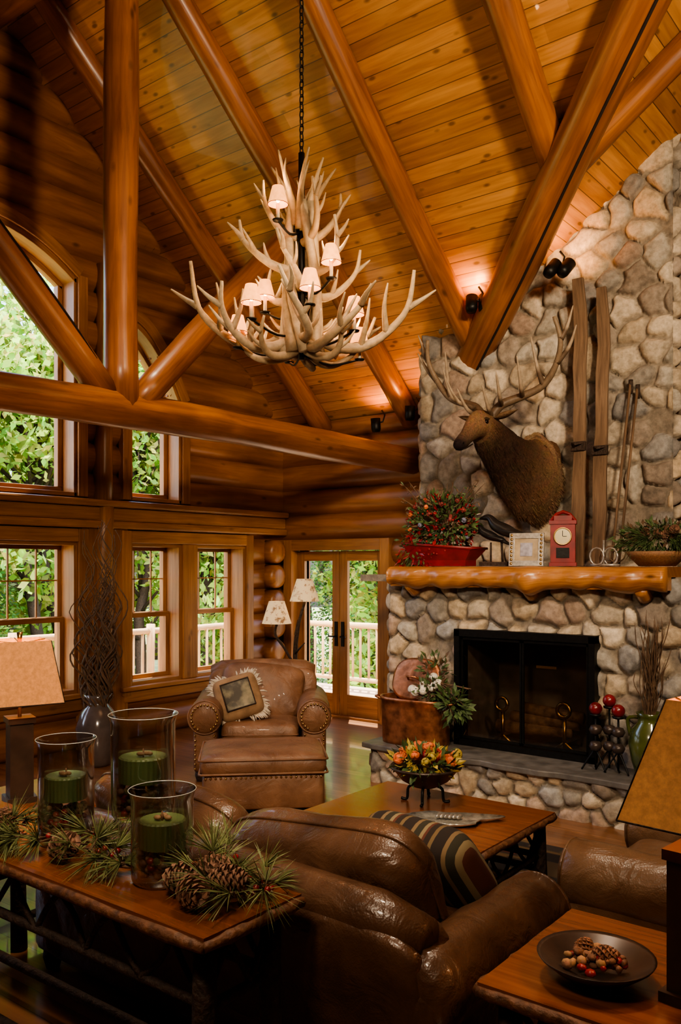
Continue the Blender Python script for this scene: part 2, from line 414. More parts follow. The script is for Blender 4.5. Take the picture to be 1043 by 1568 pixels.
def sweeprect(mb,pts,w,x0,x1,mi=0):
    V=[];n=len(pts)
    for i,(y,z) in enumerate(pts):
        a=pts[max(i-1,0)];b=pts[min(i+1,n-1)];t=Vector((b[0]-a[0],b[1]-a[1])).normalized();nr=Vector((-t.y,t.x))
        for (xx,o) in ((x0,0),(x1,0),(x1,w),(x0,w)): V.append((xx,y+nr.x*o,z+nr.y*o))
    F=[];uv=[];L=0
    for i in range(n-1):
        d=math.hypot(pts[i+1][0]-pts[i][0],pts[i+1][1]-pts[i][1])
        for q in range(4):
            q2=(q+1)%4;F.append((i*4+q,i*4+q2,(i+1)*4+q2,(i+1)*4+q));uv.append([(q*.1,L),(q*.1+.1,L),(q*.1+.1,L+d),(q*.1,L+d)])
        L+=d
    F.append((0,3,2,1));F.append(tuple((n-1)*4+q for q in range(4)));uv+= [[(0,0)]*4]*2
    mb.add(V,F,mi,uv,False)
for j,(y0,y1,tf) in enumerate(ups):
    mb=MB();n=16
    P=[(y0+(y1-y0)*i/n,tf(y0+(y1-y0)*i/n)) for i in range(n+1)]
    sweeprect(mb,[(p[0],p[1]-.06) for p in P],.07,-.2,.13)
    sweeprect(mb,[(p[0],p[1]-.12) for p in P],.06,-.13,-.06)
    sweeprect(mb,P,.12,.08,.16)
    mb.box(-.2,.13,y0,y1,UZ0,UZ0+.04,0,1);mb.box(-.13,-.06,y0+.04,y1-.04,UZ0+.04,UZ0+.1,0,1)
    mb.box(-.2,.13,y0,y0+.035,UZ0,P[0][1],0,2);mb.box(-.2,.13,y1-.035,y1,UZ0,P[-1][1],0,2)
    mb.box(-.13,-.06,y0+.035,y0+.09,UZ0+.1,P[0][1]-.05,0,2);mb.box(-.13,-.06,y1-.09,y1-.035,UZ0+.1,P[-1][1]-.05,0,2)
    mb.box(.08,.16,y0-.11,y0,UZ0,P[0][1]+.08,0,2);mb.box(.08,.16,y1,y1+.11,UZ0,P[-1][1]+.03,0,2)
    V=[(-.1,p[0],p[1]-.08) for p in P]+[(-.1,y1,UZ0),(-.1,y0,UZ0)]
    mb.add(V,[tuple(range(len(V)))],1,None,False)
    mb.obj('window_%d'%(j+7),[M_trim,M_glass],bevel=.006)
mb=MB()
for grp in ([-5.13,-3.19,[(-4.22,-4.10)]],[-2.54,-.82,[(-1.83,-1.62)]],[mir(-.82),mir(-2.54),[(mir(-1.62),mir(-1.83))]]):
    a,b,ms=grp
    mb.box(.06,.165,a-.12,a,LZ0-.1,LZ1+.13,0,2);mb.box(.06,.165,b,b+.12,LZ0-.1,LZ1+.13,0,2)
    mb.box(.06,.165,a,b,LZ1,LZ1+.13,0,1);mb.box(.04,.2,a-.14,b+.14,LZ0-.05,LZ0,0,1);mb.box(.06,.16,a-.1,b+.1,LZ0-.17,LZ0-.05,0,1)
    for m0,m1 in ms: mb.box(-.2,.165,m0,m1,LZ0,LZ1,0,2)
mb.obj('trim_1',[M_trim],bevel=.01)
mb=MB()
mb.box(0,.20,-8.5,-.12,2.22,2.30,0,1);mb.box(0,.17,-8.5,-.12,2.30,2.44,0,1);mb.box(0,.23,-8.5,-.12,2.44,2.51,0,1)
mb.obj('trim_2',[M_trim],bevel=.02)
mb=MB()
for yy in (-2.865,mir(-2.865)):
    mb.log((.13,yy,2.5),(.13,yy,4.9),.10,.085,14)
    mb.log((.13,yy,.6),(.13,yy,2.5),.10,.10,14)
    mb.box(.05,.15,yy-.28,yy+.28,.0,2.25,0,2)
mb.obj('trim_3',[M_trim])
mb=MB()
mb.box(DX0-.13,DX0,-.17,.18,0,DZ+.13,0,2);mb.box(DX1,DX1+.13,-.17,.18,0,DZ+.13,0,2);mb.box(DX0,DX1,-.17,.18,DZ,DZ+.13,0,0);mb.box(DX0,DX1,-.12,.15,0,.03,0,0)
xm=(DX0+DX1)/2
for a,b,hx in ((DX0,xm,xm-.05),(xm,DX1,xm+.05)):
    mb.box(a+.005,a+.115,-.05,.0,.03,DZ-.01,0,2);mb.box(b-.115,b-.005,-.05,.0,.03,DZ-.01,0,2)
    mb.box(a+.115,b-.115,-.05,.0,.03,.28,0,0);mb.box(a+.115,b-.115,-.05,.0,DZ-.13,DZ-.01,0,0)
    mb.add([(a+.1,-.025,.26),(b-.1,-.025,.26),(b-.1,-.025,DZ-.12),(a+.1,-.025,DZ-.12)],[(0,1,2,3)],1,None,False)
    mb.box(hx-.022,hx+.022,-.065,-.05,.86,1.16,2);mb.tube([(hx,-.06,.98),(hx,-.11,.98),(hx+(.08 if hx<xm else -.08)*-1,-.11,.98)],.01,8,2)
mb.obj('door_1',[M_trim,M_glass,M_black],bevel=.006)
# ---------------------------------------------------------------- roof timbers
ZC=-.13
def zr(y): return zmain(y)+ZC
XT=2.08
for i,(xx,ylow) in enumerate(((.80,-.12),(3.22,-.74),(4.60,-1.90),(5.9,-2.95))):
    mb=MB();mb.log((xx,RY,zr(RY)),(xx,ylow,zr(ylow)),.108,.128);mb.obj('roof_rafter' if i==0 else 'roof_rafter.%03d'%i,[M_log])
for i,xx in enumerate((.8,3.22,4.60,5.9,7.24,8.6,9.9)):
    mb=MB();mb.log((xx,RY,zr(RY)),(xx,YB+.25,zr(YB+.25)),.11,.125);mb.obj('roof_rafter.%03d'%(i+4),[M_log])
mb=MB()
for yy in (-.35,-1.78,-3.2):
    xs=VX0-yy/.83
    mb.log((xs+.1,yy,zdorm(xs+.1)-.15),(XRD,yy,zdorm(XRD)-.15),.115,.115)
mb.obj('gable_rafters',[M_log])
mb=MB();mb.log((.15,RY,RZ-.25),(XR-.15,RY,RZ-.25),.15,.15);mb.obj('ridge_beam',[M_log])
mb=MB()
v0=Vector((2.75,-.33,3.62));v1=Vector((7.2,-4.02,zr(-4.02)-.10))
P,Rr=mb.log(v0,v1,.175,.165,20,0,.006)
dv=(v1-v0).normalized();side=Vector((.72,-.62,-.28));side=(side-dv*side.dot(dv)).normalized()
C=[P[i]+side*(Rr[i]*1.0) for i in range(1,len(P)-2)]
mb.tube(C,[.004]+[.012]*(len(C)-2)+[.004],5,1)
mb.obj('valley_rafter',[M_log,M_dark])
mb=MB();v2=Vector((2*XRD-4.1,-1.2,zr(-1.2)-.05));mb.log(v2,(7.54,-4.02,zr(-4.02)-.12),.17,.165,20);mb.obj('valley_rafter.001',[M_log])
mb=MB()
mb.log((XT,-9.3,3.0),(XT,-.15,3.04),.125,.15,20,0,.02)
mb.log((XT,RY,3.02),(XT,RY,RZ-.2),.132,.13,20)
for sg in (1,-1):
    a=Vector((XT,RY+sg*.12,3.1));b=Vector((XT,RY+sg*2.05,5.03))
    P,Rr=mb.log(a,b,.115,.115,18)
    if sg<0:
        C=[P[i]+Vector((.8,.35,.35)).normalized()*Rr[i]*.99 for i in range(1,len(P)-1)]
        mb.tube(C,[.003]+[.012]*(len(C)-2)+[.003],5,1)
    mb.log((XT,RY,zr(RY)),(XT,-.12 if sg>0 else YB+.25,zr(-.12 if sg>0 else YB+.25)),.112,.13)
mb.obj('log_truss',[M_log,M_dark])
# ---------------------------------------------------------------- stonework
def stone_panel(mbname,panels,seedn=1):
    rs=np.random.RandomState(seedn);AV=[];AF=[];AC=[]
    pal=np.array([(.33,.295,.25),(.42,.335,.235),(.58,.48,.355),(.38,.275,.205),(.245,.225,.205),(.50,.415,.31),(.30,.285,.265),(.52,.40,.265),(.41,.365,.30),(.29,.235,.185)])
    for (O,Uv,Vv,Nv,w,h,keep,sp,relief) in panels:
        O=np.array(O,float);Uv=np.array(Uv,float);Vv=np.array(Vv,float);Nv=np.array(Nv,float)
        S=[]
        nr=int(h/(sp*.86))+3
        for j in range(-1,nr):
            for i in range(-1,int(w/sp)+3):
                if rs.rand()<.07: continue
                S.append(((i+.5*(j%2))*sp+rs.uniform(-.27,.27)*sp,j*sp*.86+rs.uniform(-.24,.24)*sp))
        S=np.array(S);W=rs.uniform(.74,1.3,len(S));asp=rs.uniform(.78,1.28,len(S));C=pal[rs.randint(0,len(pal),len(S))]*rs.uniform(.8,1.25,(len(S),1));hh=rs.uniform(.7,1.1,len(S))
        st=.0155;nu=int(w/st)+1;nv=int(h/st)+1
        uu=np.linspace(0,w,nu);vv=np.linspace(0,h,nv);G=np.array(np.meshgrid(uu,vv,indexing='ij')).reshape(2,-1).T
        Gw=G+np.stack([.012*np.sin(G[:,1]*23+G[:,0]*9),.012*np.sin(G[:,0]*21+1+G[:,1]*7)],1)
        F1=np.zeros(len(G));F2=np.zeros(len(G));I=np.zeros(len(G),int)
        for c0 in range(0,len(G),4000):
            g=Gw[c0:c0+4000];dx=(g[:,None,0]-S[None,:,0])/asp;dy=(g[:,None,1]-S[None,:,1])*asp
            d=np.sqrt(dx*dx+dy*dy)/(W*sp)
            part=np.argpartition(d,2,axis=1)[:,:2];dd=np.take_along_axis(d,part,1);o=np.argsort(dd,1)
            dd=np.take_along_axis(dd,o,1);part=np.take_along_axis(part,o,1)
            F1[c0:c0+4000]=dd[:,0];F2[c0:c0+4000]=dd[:,1];I[c0:c0+4000]=part[:,0]
        e=np.minimum(F2-F1,(.66-F1)*1.5);t=np.clip((e-.08)/.38,0,1);H=relief*hh[I]*np.sqrt(1-(1-t)**2)
        edge=np.minimum(np.minimum(G[:,0],w-G[:,0]),np.minimum(G[:,1]+1,h-G[:,1]+1));ef=np.clip(edge/.05,0,1);H*=np.sqrt(1-(1-ef)**2)
        H+=.004*np.sin(G[:,0]*60+I)*np.sin(G[:,1]*55)
        P=O+G[:,:1]*Uv+G[:,1:]*Vv+H[:,None]*Nv
        col=C[I].copy();mor=np.clip((.12-e)/.04,0,1)[:,None];col=col*(1-mor)+np.array((.26,.215,.165))*mor
        b=len(AV);AV+=P.tolist();AC+=col.tolist()
        for i in range(nu-1):
            for j in range(nv-1):
                if keep is None or keep((uu[i]+uu[i+1])/2,(vv[j]+vv[j+1])/2):
                    a=b+i*nv+j;AF.append((a,a+nv,a+nv+1,a+1))
    return AV,AF,AC
YU=-.75;YL=-1.85
def kp_up(u,v):
    x=2.6+u;z=1.75+v
    return z<(min(zmain(YU),9) if x<3.26 else zdorm(x))+.12
def kp_low(u,v):
    x=2.97+u;z=.2+v
    return not(3.76<x<4.89 and z<1.27)
panels=[((2.6,YU,1.75),(1,0,0),(0,0,1),(0,-1,0),2.55,4.1,kp_up,.25,.075),
 ((5.15,YU,1.75),(0,1,0),(0,0,1),(1,0,0),.75,4.1,None,.22,.07),
 ((2.6,-.05,0),(0,-1,0),(0,0,1),(-1,0,0),.70,4.1,None,.24,.07),
 ((2.97,YL,.2),(1,0,0),(0,0,1),(0,-1,0),2.98,1.55,kp_low,.21,.07),
 ((2.97,YU,0),(0,-1,0),(0,0,1),(-1,0,0),1.1,1.75,None,.22,.07),
 ((5.95,YL,0),(0,1,0),(0,0,1),(1,0,0),1.80,1.75,None,.22,.07),
 ((3.1,-2.32,0),(1,0,0),(0,0,1),(0,-1,0),2.85,.30,None,.17,.055),
 ((3.1,-1.85,0),(0,-1,0),(0,0,1),(-1,0,0),.47,.30,None,.17,.05)]
AV,AF,AC=stone_panel('x',panels,5)
mb=MB();mb.v=[tuple(p) for p in AV];mb.f=[list(f) for f in AF];mb.m=[0]*len(AF);mb.sm=[True]*len(AF);mb.uv=[[(0,0)]*4]*len(AF);mb.c=[tuple(c) for c in AC]
mb.col=(.26,.215,.165)
mb.box(2.62,5.13,YU+.02,-.13,0,4.0,0)
mb.box(2.99,3.74,YL+.02,YU,0,1.74,0);mb.box(4.91,5.93,YL+.02,YU,0,1.74,0);mb.box(3.74,4.91,YL+.02,YU,1.29,1.74,0);mb.box(3.74,4.91,-1.2,YU,0,1.3,0);mb.box(3.74,4.91,YL,-1.2,0,.3,0)
mb.box(3.12,5.93,-2.30,YL,0,.29,0);mb.box(2.62,5.93,YL+.02,-.13,1.70,1.76,0)
mb.obj('stone_fireplace',[M_stone])
mb=MB();P=[(3.04,YL)];x=3.04
while x<6.0:
    P.append((x,-2.40+U(-.025,.025)));x+=U(.12,.3)
P.append((5.98,-2.4));P.append((5.98,YL));n=len(P)
mb.add([(a,b,.29) for a,b in P]+[(a,b,.335) for a,b in P],[tuple(reversed(range(n))),tuple(range(n,2*n))]+[(i,(i+1)%n,n+(i+1)%n,n+i) for i in range(n)],0,None,False)
mb.obj('hearth_slab',[M_slate],bevel=.008)
mb=MB()
nx=90;ny=18;V=[];F=[];uv=[]
for i in range(nx+1):
    x=3.10+(5.50-3.10)*i/nx
    lump=.012*math.sin(x*7.3)+.010*math.sin(x*17+1)+.008*math.sin(x*31+2)+(.045*math.exp(-((x-4.42)/.12)**2))+(.03*math.exp(-((x-3.35)/.08)**2))+.03*math.exp(-((x-5.15)/.1)**2)
    r=.085+lump
    for q in range(ny+1):
        th=math.pi/2+math.pi*q/ny
        V.append((x,-2.03+math.cos(th)*r*(1.0+.05*math.sin(x*41+q)),1.75+math.sin(th)*(.085+lump*.8*(1 if th>math.pi else .15))))
for i in range(nx):
    for q in range(ny):
        a=i*(ny+1)+q;F.append((a,a+1,a+ny+2,a+ny+1));uv.append([(q*.02,i*.03),((q+1)*.02,i*.03),((q+1)*.02,i*.03+.03),(q*.02,i*.03+.03)])
for i in (0,nx):
    F.append(tuple(i*(ny+1)+q for q in range(ny+1)));uv.append([(0,0)]*(ny+1))
mb.add(V,F,0,uv,True)
mb.box(3.10,5.50,-2.03,YU-.08,1.76,1.835,0,0);mb.box(3.10,5.50,-2.03,YL-.09,1.665,1.76,0,0)
for xx in (3.3,4.42,5.3): mb.log((xx,YL-.08,1.61),(xx,-2.03,1.67),.055,.05,12)
mb.obj('log_mantel',[wood('mantel_pine',(.32,.12,.028),(.60,.29,.09),.35,(24,1.6),.9,.3)])
mb=MB()
fx0,fx1,fz0,fz1=3.74,4.91,.335,1.30
mb.box(fx0,fx1,-1.25,-1.22,.3,1.3,1);mb.box(fx0,fx0+.02,YL,-1.22,.3,1.3,1);mb.box(fx1-.02,fx1,YL,-1.22,.3,1.3,1);mb.box(fx0,fx1,YL,-1.22,1.27,1.3,1)
yf=YL-.09
for (a,b,c,d) in ((fx0-.03,fx1+.03,fz1-.05,fz1+.01),(fx0-.03,fx1+.03,fz0,fz0+.05),(fx0-.03,fx0+.02,fz0,fz1),(fx1-.02,fx1+.03,fz0,fz1)): mb.box(a,b,yf-.03,YL+.03,c,d,0)
xm2=(fx0+fx1)/2
for a,b in ((fx0+.03,xm2-.004),(xm2+.004,fx1-.03)):
    for (p,q,r_,s_) in ((a,b,fz0+.06,fz0+.078),(a,b,fz1-.078,fz1-.06),(a,a+.014,fz0+.06,fz1-.06),(b-.014,b,fz0+.06,fz1-.06)): mb.box(p,q,yf-.010,yf+.01,r_,s_,0)
    mb.add([(a+.01,yf,fz0+.07),(b-.01,yf,fz0+.07),(b-.01,yf,fz1-.07),(a+.01,yf,fz1-.07)],[(0,1,2,3)],2,None,False)
mb.box(4.45,4.62,yf-.004,yf,1.03,1.05,3)
for i in range(3): mb.log((3.95+.1*i,-1.62+.04*i,.45+.08*i),(4.6+.05*i,-1.57,.47+.06*i),.06,.05,10,4)
for xx in (4.05,4.6):
    mb.tube([(xx,-1.74,.34),(xx,-1.74,.62)],.016,8,3);mb.tube([(xx+.055*math.cos(t*.5236),-1.76,.68+.055*math.sin(t*.5236)) for t in range(13)],.016,8,3,False)
    mb.tube([(xx-.1,-1.74,.345),(xx,-1.74,.42),(xx+.1,-1.74,.345)],.014,8,3);mb.tube([(xx,-1.74,.42),(xx,-1.45,.42)],.014,8,3)
M_mesh=thin_glass('screen_glass',(.62,.56,.48),.5,.10,3.5,.12)
mb.obj('fireplace_insert',[M_black,plain('soot',(.13,.105,.085),.9,0,.4,6),M_mesh,M_brass,plain('firewood',(.16,.10,.06),.8,0,.5,20,.5)])
# ---------------------------------------------------------------- elk mount
def rv():
    while True:
        v=Vector((U(-1,1),U(-1,1),U(-1,1)))
        if .1<v.length<1: return v.normalized()
mb=MB()
ST=[((3.97,-.86,2.65),.22,.38),((3.97,-.92,2.64),.27,.43),((3.96,-1.04,2.645),.265,.39),((3.925,-1.20,2.71),.22,.31),((3.88,-1.36,2.82),.18,.235),((3.845,-1.48,2.92),.152,.195),((3.82,-1.58,3.01),.128,.162),((3.805,-1.66,3.05),.118,.148),((3.80,-1.74,3.04),.102,.128),((3.80,-1.83,2.99),.078,.096),((3.81,-1.93,2.93),.060,.074),((3.82,-2.03,2.87),.060,.066),((3.825,-2.08,2.84),.053,.056),((3.828,-2.10,2.83),.03,.03)]
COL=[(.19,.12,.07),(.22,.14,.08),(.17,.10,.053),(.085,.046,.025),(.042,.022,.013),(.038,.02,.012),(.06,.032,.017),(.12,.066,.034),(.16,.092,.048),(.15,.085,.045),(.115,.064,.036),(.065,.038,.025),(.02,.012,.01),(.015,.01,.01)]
pts=[(s[0][0],s[0][1],s[0][2]) for s in ST]
def cat1(vals,n):
    return [v.x for v in cat([(a,0,0) for a in vals],n)]
PP=cat(pts,4);RW=cat1([s[1] for s in ST],4);RH=cat1([s[2] for s in ST],4)
CC=[tuple(c) for c in cat(COL,4)]
seg=32;V=[];C=[];NN=[];TT=[]
for i,p in enumerate(PP):
    t=(PP[min(i+1,len(PP)-1)]-PP[max(0,i-1)]).normalized()
    sd=t.cross(Vector((0,0,1))).normalized();up=sd.cross(t)
    for q in range(seg):
        th=2*math.pi*q/seg;cw=math.cos(th);sh=math.sin(th)
        rw=RW[i]*(1-.24*max(0,sh)**2-(.42*max(0,-sh)**2 if i<22 else 0))
        furr=1+(U(-.03,.03) if i<24 else 0)
        rh=RH[i]*(1.08 if sh<0 and 8<i<24 else 1)
        if i>30 and sh<0: rh*=.85
        V.append(p+sd*cw*rw*furr+up*sh*rh*furr);NN.append((sd*cw+up*sh).normalized());TT.append(t)
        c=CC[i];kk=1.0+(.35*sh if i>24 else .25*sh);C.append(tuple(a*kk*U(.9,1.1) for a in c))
F=[]
for i in range(len(PP)-1):
    for q in range(seg):
        q2=(q+1)%seg;F.append((i*seg+q,i*seg+q2,(i+1)*seg+q2,(i+1)*seg+q))
F.append(tuple((len(PP)-1)*seg+q for q in range(seg)))
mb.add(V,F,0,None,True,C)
for _ in range(8000):
    i=int(U(2,29));q=random.randrange(seg);k_=i*seg+q
    base=V[k_]+(V[(i+1)*seg+q]-V[k_])*U(0,1)+(V[i*seg+(q+1)%seg]-V[k_])*U(0,1);nn=NN[k_]
    d=(-TT[k_]*1.0+nn*.16+rv()*.2+Vector((0,0,-.6))).normalized();L=U(.035,.085) if i>8 else U(.03,.06)
    s_=d.cross(nn).normalized()*U(.002,.0045);tone=U(.7,1.5)
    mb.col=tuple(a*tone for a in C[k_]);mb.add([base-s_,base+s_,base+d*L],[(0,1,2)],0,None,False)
mb.col=(.1,.05,.025);mb.sell((3.97,-.855,2.66),(.22,.03,.34),.5,.6,20,10,0)
for sg in (-1,1):
    b=Vector((3.815+sg*.09,-1.60,3.12));tip=b+Vector((sg*.20,.03,.06));mid=(b+tip)/2
    mb.col=(.14,.085,.046)
    L1=cat([b,mid,tip],4);mb.tube(L1,[.028,.045,.058,.064,.06,.05,.035,.018,.004][:len(L1)],12,0,True,0,None,.4)
    mb.col=(.26,.19,.12);mb.tube([p+Vector((0,-.016,0)) for p in L1],[.014,.028,.038,.044,.04,.032,.02,.01,.002],10,0,True,0,None,.35)
    mb.col=(.01,.008,.006);mb.sell((3.803+sg*.088,-1.735,3.075),(.021,.026,.024),1,1,12,8,1)
    mb.col=(.05,.03,.016);mb.sell((3.803+sg*.076,-1.715,3.10),(.03,.045,.018),1,1,12,8,0)
    mb.col=(.20,.14,.085);mb.sell((3.803+sg*.074,-1.745,3.045),(.022,.036,.014),1,1,12,8,0)
    mb.col=(.004,.003,.003);mb.sell((3.828+sg*.036,-2.082,2.855),(.012,.012,.014),1,1,10,6,0)
mb.col=(.02,.013,.01);mb.tube(cat([(3.765,-1.96,2.86),(3.785,-2.06,2.812),(3.865,-2.06,2.812),(3.885,-1.96,2.86)],4),.006,6,0)
def antl(mb,base,sg,mi):
    B=lambda a:Vector((base[0]+sg*a[0],base[1]+a[1],base[2]+a[2]))
    beam=[(.05,0,0),(.12,.04,.10),(.28,.12,.17),(.46,.16,.25),(.59,.14,.42),(.65,.08,.60),(.62,.02,.78)]
    P=cat([B(a) for a in beam],4);n=len(P)
    cs=[tuple(a*(1-t)+b*t for a,b in zip((.085,.052,.031),(.23,.165,.105))) for t in [i/(n-1) for i in range(n)]]
    mb.tube(P,[.046-.030*i/(n-1) for i in range(n)],9,mi,True,.05,cs)
    mb.col=(.10,.07,.045);mb.sell(P[0],(.05,.05,.03),1,1,12,8,mi)
    for (s,mids,e) in ((0,(.1,-.16,.06),(.12,-.30,.22)),(1,(.2,-.14,.14),(.24,-.28,.32)),(2,(.34,-.02,.22),(.36,-.14,.46)),(3,(.44,.08,.40),(.42,0,.64)),(4,(.70,.14,.54),(.78,.10,.70)),(5,(.70,.10,.70),(.76,.08,.86))):
        Q=cat([B(beam[s]),B(mids),B(e)],4);m=len(Q)
        mb.tube(Q,[.029-.024*i/(m-1) for i in range(m)],7,mi,True,0,[(.11,.072,.045)]*(m//2)+[(.34,.26,.18)]*(m-m//2))
antl(mb,(3.81,-1.58,3.14),1,2);antl(mb,(3.81,-1.58,3.14),-1,2)
mb.obj('elk_head_mount',[M_hide,plain('eye_glass',(.01,.006,.004),.05),M_antl])
# ---------------------------------------------------------------- skis on the mantel
MZ=1.84
def ski(name,x0,x1,zt):
    mb=MB();a=Vector((x0,-1.15,MZ));b=Vector((x1,-.90,zt));P=[a.lerp(b,i/10)+Vector((U(-.008,.008),0,0)) for i in range(11)]
    P[-1]+=Vector((0,-.08,.03));P[-2]+=Vector((0,-.03,0))
    V=[];F=[];uv=[]
    for i,p in enumerate(P):
        w=(.058 if i<9 else (.055 if i==9 else .045))+U(-.006,.006)
        for (dx,dy) in ((-w,0),(w,0),(w,-.03),(-w,-.03)): V.append(p+Vector((dx,dy,0)))
    for i in range(10):
        for q in range(4):
            q2=(q+1)%4;F.append((i*4+q,i*4+q2,i*4+4+q2,i*4+4+q));uv.append([(q*.1,i*.25),(q*.1+.1,i*.25),(q*.1+.1,i*.25+.25),(q*.1,i*.25+.25)])
    F+= [(3,2,1,0),(40,41,42,43)];uv+=[[(0,0)]*4]*2
    mb.add(V,F,0,uv,False)
    m=a.lerp(b,.42);mb.box(m.x-.068,m.x+.068,m.y-.06,m.y-.02,m.z-.05,m.z+.03,1);mb.tube([m+Vector((-.06,-.04,.02)),m+Vector((0,-.11,.0)),m+Vector((.06,-.04,.02))],.012,6,1)
    mb.obj(name,[M_oldwood,M_bark],bevel=.004)
ski('vintage_ski',4.47,4.40,4.36);ski('vintage_ski.001',4.65,4.62,4.24)
mb=MB();
for a,b in (((4.78,-1.2,MZ),(4.84,-.90,3.45)),((4.85,-1.22,MZ),(4.90,-.90,3.40))):
    mb.tube([Vector(a),Vector(b)],.012,8,0);bb=Vector(b);mb.tube([bb+Vector((0,0,-.12)),bb],.02,8,1)
    a=Vector(a)+Vector((0,0,.10));mb.tube([a+Vector((.07*math.cos(t*.6283),-.03+.07*math.sin(t*.6283)*.3,.07*math.sin(t*.6283))) for t in range(11)],.006,6,0,False)
mb.obj('ski_poles',[M_oldwood,M_bark])
# ---------------------------------------------------------------- foliage helpers
def leaf(mb,p,d,L,w,mi):
    d=d.normalized();s=d.cross(rv()).normalized();n=d.cross(s)
    mb.add([p,p+d*L*.5+s*w+n*w*.3,p+d*L,p+d*L*.5-s*w+n*w*.3],[(0,1,2),(0,2,3)],mi,None,False)
def bush(mb,c,r,n,L,mis,up=.3):
    c=Vector(c)
    for _ in range(n):
        d=rv();d.z=abs(d.z)*.9+d.z*.1 if up>.5 else d.z
        p=c+Vector((d.x*r[0],d.y*r[1],d.z*r[2]))*U(.4,1);leaf(mb,p,(d+rv()*.7+Vector((0,0,up))),L*U(.6,1.3),L*.22,random.choice(mis))
def flower(mb,c,r,mi,ci=None,n=14):
    c=Vector(c)
    for i in range(n):
        d=rv();mb.sell(c+d*r*.55,(r*.45,r*.45,r*.16),1,1,8,5,mi,d.to_track_quat('Z','Y').to_matrix())
    mb.sell(c,(r*.5,)*3,1,1,8,6,mi if ci is None else ci)
def needles(mb,p,d,n,L,mi,spread=.8):
    p=Vector(p);d=Vector(d).normalized()
    for _ in range(n):
        q=(d+rv()*spread).normalized();s=q.cross(rv()).normalized()*.0016;m=p+q*L*.55+Vector((0,0,-.004));e=p+q*L*U(.8,1.1)+Vector((0,0,-.015))
        mb.add([p-s,p+s,m+s,m-s,e],[(0,1,2,3),(3,2,4)],mi,None,False)
def pinecone(mb,c,ax,L,r,mi):
    c=Vector(c);ax=Vector(ax).normalized();Q=ax.to_track_quat('Z','Y').to_matrix()
    mb.sell(c,(r*.6,r*.6,L/2),1,1,10,8,mi,Q);n=70
    for i in range(n):
        t=i/n;z=(t-.5)*L;rr=r*math.sin(math.pi*(.12+.8*t))**.7;a=i*2.4
        o=Vector((math.cos(a),math.sin(a),0));s=Vector((-math.sin(a),math.cos(a),0));b=o*rr*.45+Vector((0,0,z));e=o*rr+Vector((0,0,z+.012))
        w=r*.28;V=[b-s*w*.5,b+s*w*.5,e+s*w,e-s*w,e+Vector((0,0,-.008))+o*.003]
        mb.add([c+Q@v for v in V],[(0,1,2,3),(3,2,4),(0,3,4),(1,4,2)],mi,None,False)
# ---------------------------------------------------------------- mantel objects
mb=MB()
cx,cy=3.52,-1.84
mb.box(cx-.26,cx+.28,cy-.09,cy+.09,MZ,MZ+.05,0)
mb.add([(cx-.26,cy-.09,MZ+.05),(cx+.28,cy-.09,MZ+.05),(cx+.28,cy+.09,MZ+.05),(cx-.26,cy+.09,MZ+.05),(cx-.33,cy-.14,MZ+.2),(cx+.36,cy-.14,MZ+.15),(cx+.36,cy+.14,MZ+.15),(cx-.33,cy+.14,MZ+.2)],[(0,1,5,4),(1,2,6,5),(2,3,7,6),(3,0,4,7)],0,None,False)
mb.tube([(cx-.33,cy-.14,MZ+.2),(cx+.36,cy-.14,MZ+.15),(cx+.36,cy+.14,MZ+.15),(cx-.33,cy+.14,MZ+.2),(cx-.33,cy-.14,MZ+.2)],.012,6,0)
bush(mb,(cx,cy,MZ+.38),(.35,.15,.25),1100,.075,[1,1,2,1,1,3],.2)
bush(mb,(cx-.22,cy-.1,MZ+.12),(.18,.1,.22),240,.06,[1,3],-.6)
for _ in range(46):
    d=rv();flower(mb,Vector((cx,cy,MZ+.38))+Vector((d.x*.33,d.y*.13-.03,d.z*.23)),U(.018,.036),random.choice([4,5,6,3,5]),None,7)
for _ in range(130): 
    d=rv();p=Vector((cx,cy,MZ+.34))+Vector((d.x*.35,d.y*.15-.03,d.z*.3));mb.sell(p,(.010,)*3,1,1,6,4,3)
for _ in range(34):
    a=U(-1,1);p0=Vector((cx+a*.1,cy,MZ+.3));p1=p0+Vector((a*.32,U(-.1,.06),U(.25,.48)));mb.tube(cat([p0,(p0+p1)/2+Vector((0,0,.05)),p1],3),[.004]*6+[.001],4,2)
    for _ in range(5): leaf(mb,p0.lerp(p1,U(.6,1)),rv(),.05,.008,random.choice([1,2]))
mb.obj('flower_arrangement',[M_red,M_green,M_twig,M_berry,M_orange,plain('dark_petal',(.20,.035,.03),.6),plain('blue_petal',(.16,.17,.24),.6)])
mb=MB();c=Vector((4.02,-1.80,MZ))
mb.box(c.x-.13,c.x+.13,c.y-.06,c.y+.06,c.z,c.z+.035,1)
mb.tube([c+Vector((.06,0,.03)),c+Vector((.05,0,.2))],.01,6,1);mb.tube([c+Vector((-.05,0,.03)),c+Vector((-.05,0,.2))],.008,6,1)
for sx,dx,dz,s in ((-1,.05,.29,1.1),(-1,-.08,.25,.8)):
    b=c+Vector((dx,-.01,dz))
    path=cat([b+Vector((-sx*.30*s,0,-.10*s)),b+Vector((-sx*.16*s,0,-.04*s)),b+Vector((-sx*.06*s,0,0)),b+Vector((sx*.04*s,0,.045*s)),b+Vector((sx*.09*s,0,.10*s)),b+Vector((sx*.13*s,0,.11*s)),b+Vector((sx*.19*s,0,.10*s))],4)
    rr=cat1([.010*s,.028*s,.052*s,.05*s,.032*s,.026*s,.004*s],4);mb.tube(path,rr,12,0,True,0,None,.9)
    mb.sell(b+Vector((-sx*.09*s,0,-.01)),(.13*s,.055*s,.03*s),1,.8,14,8,0,E('Y',-sx*15))
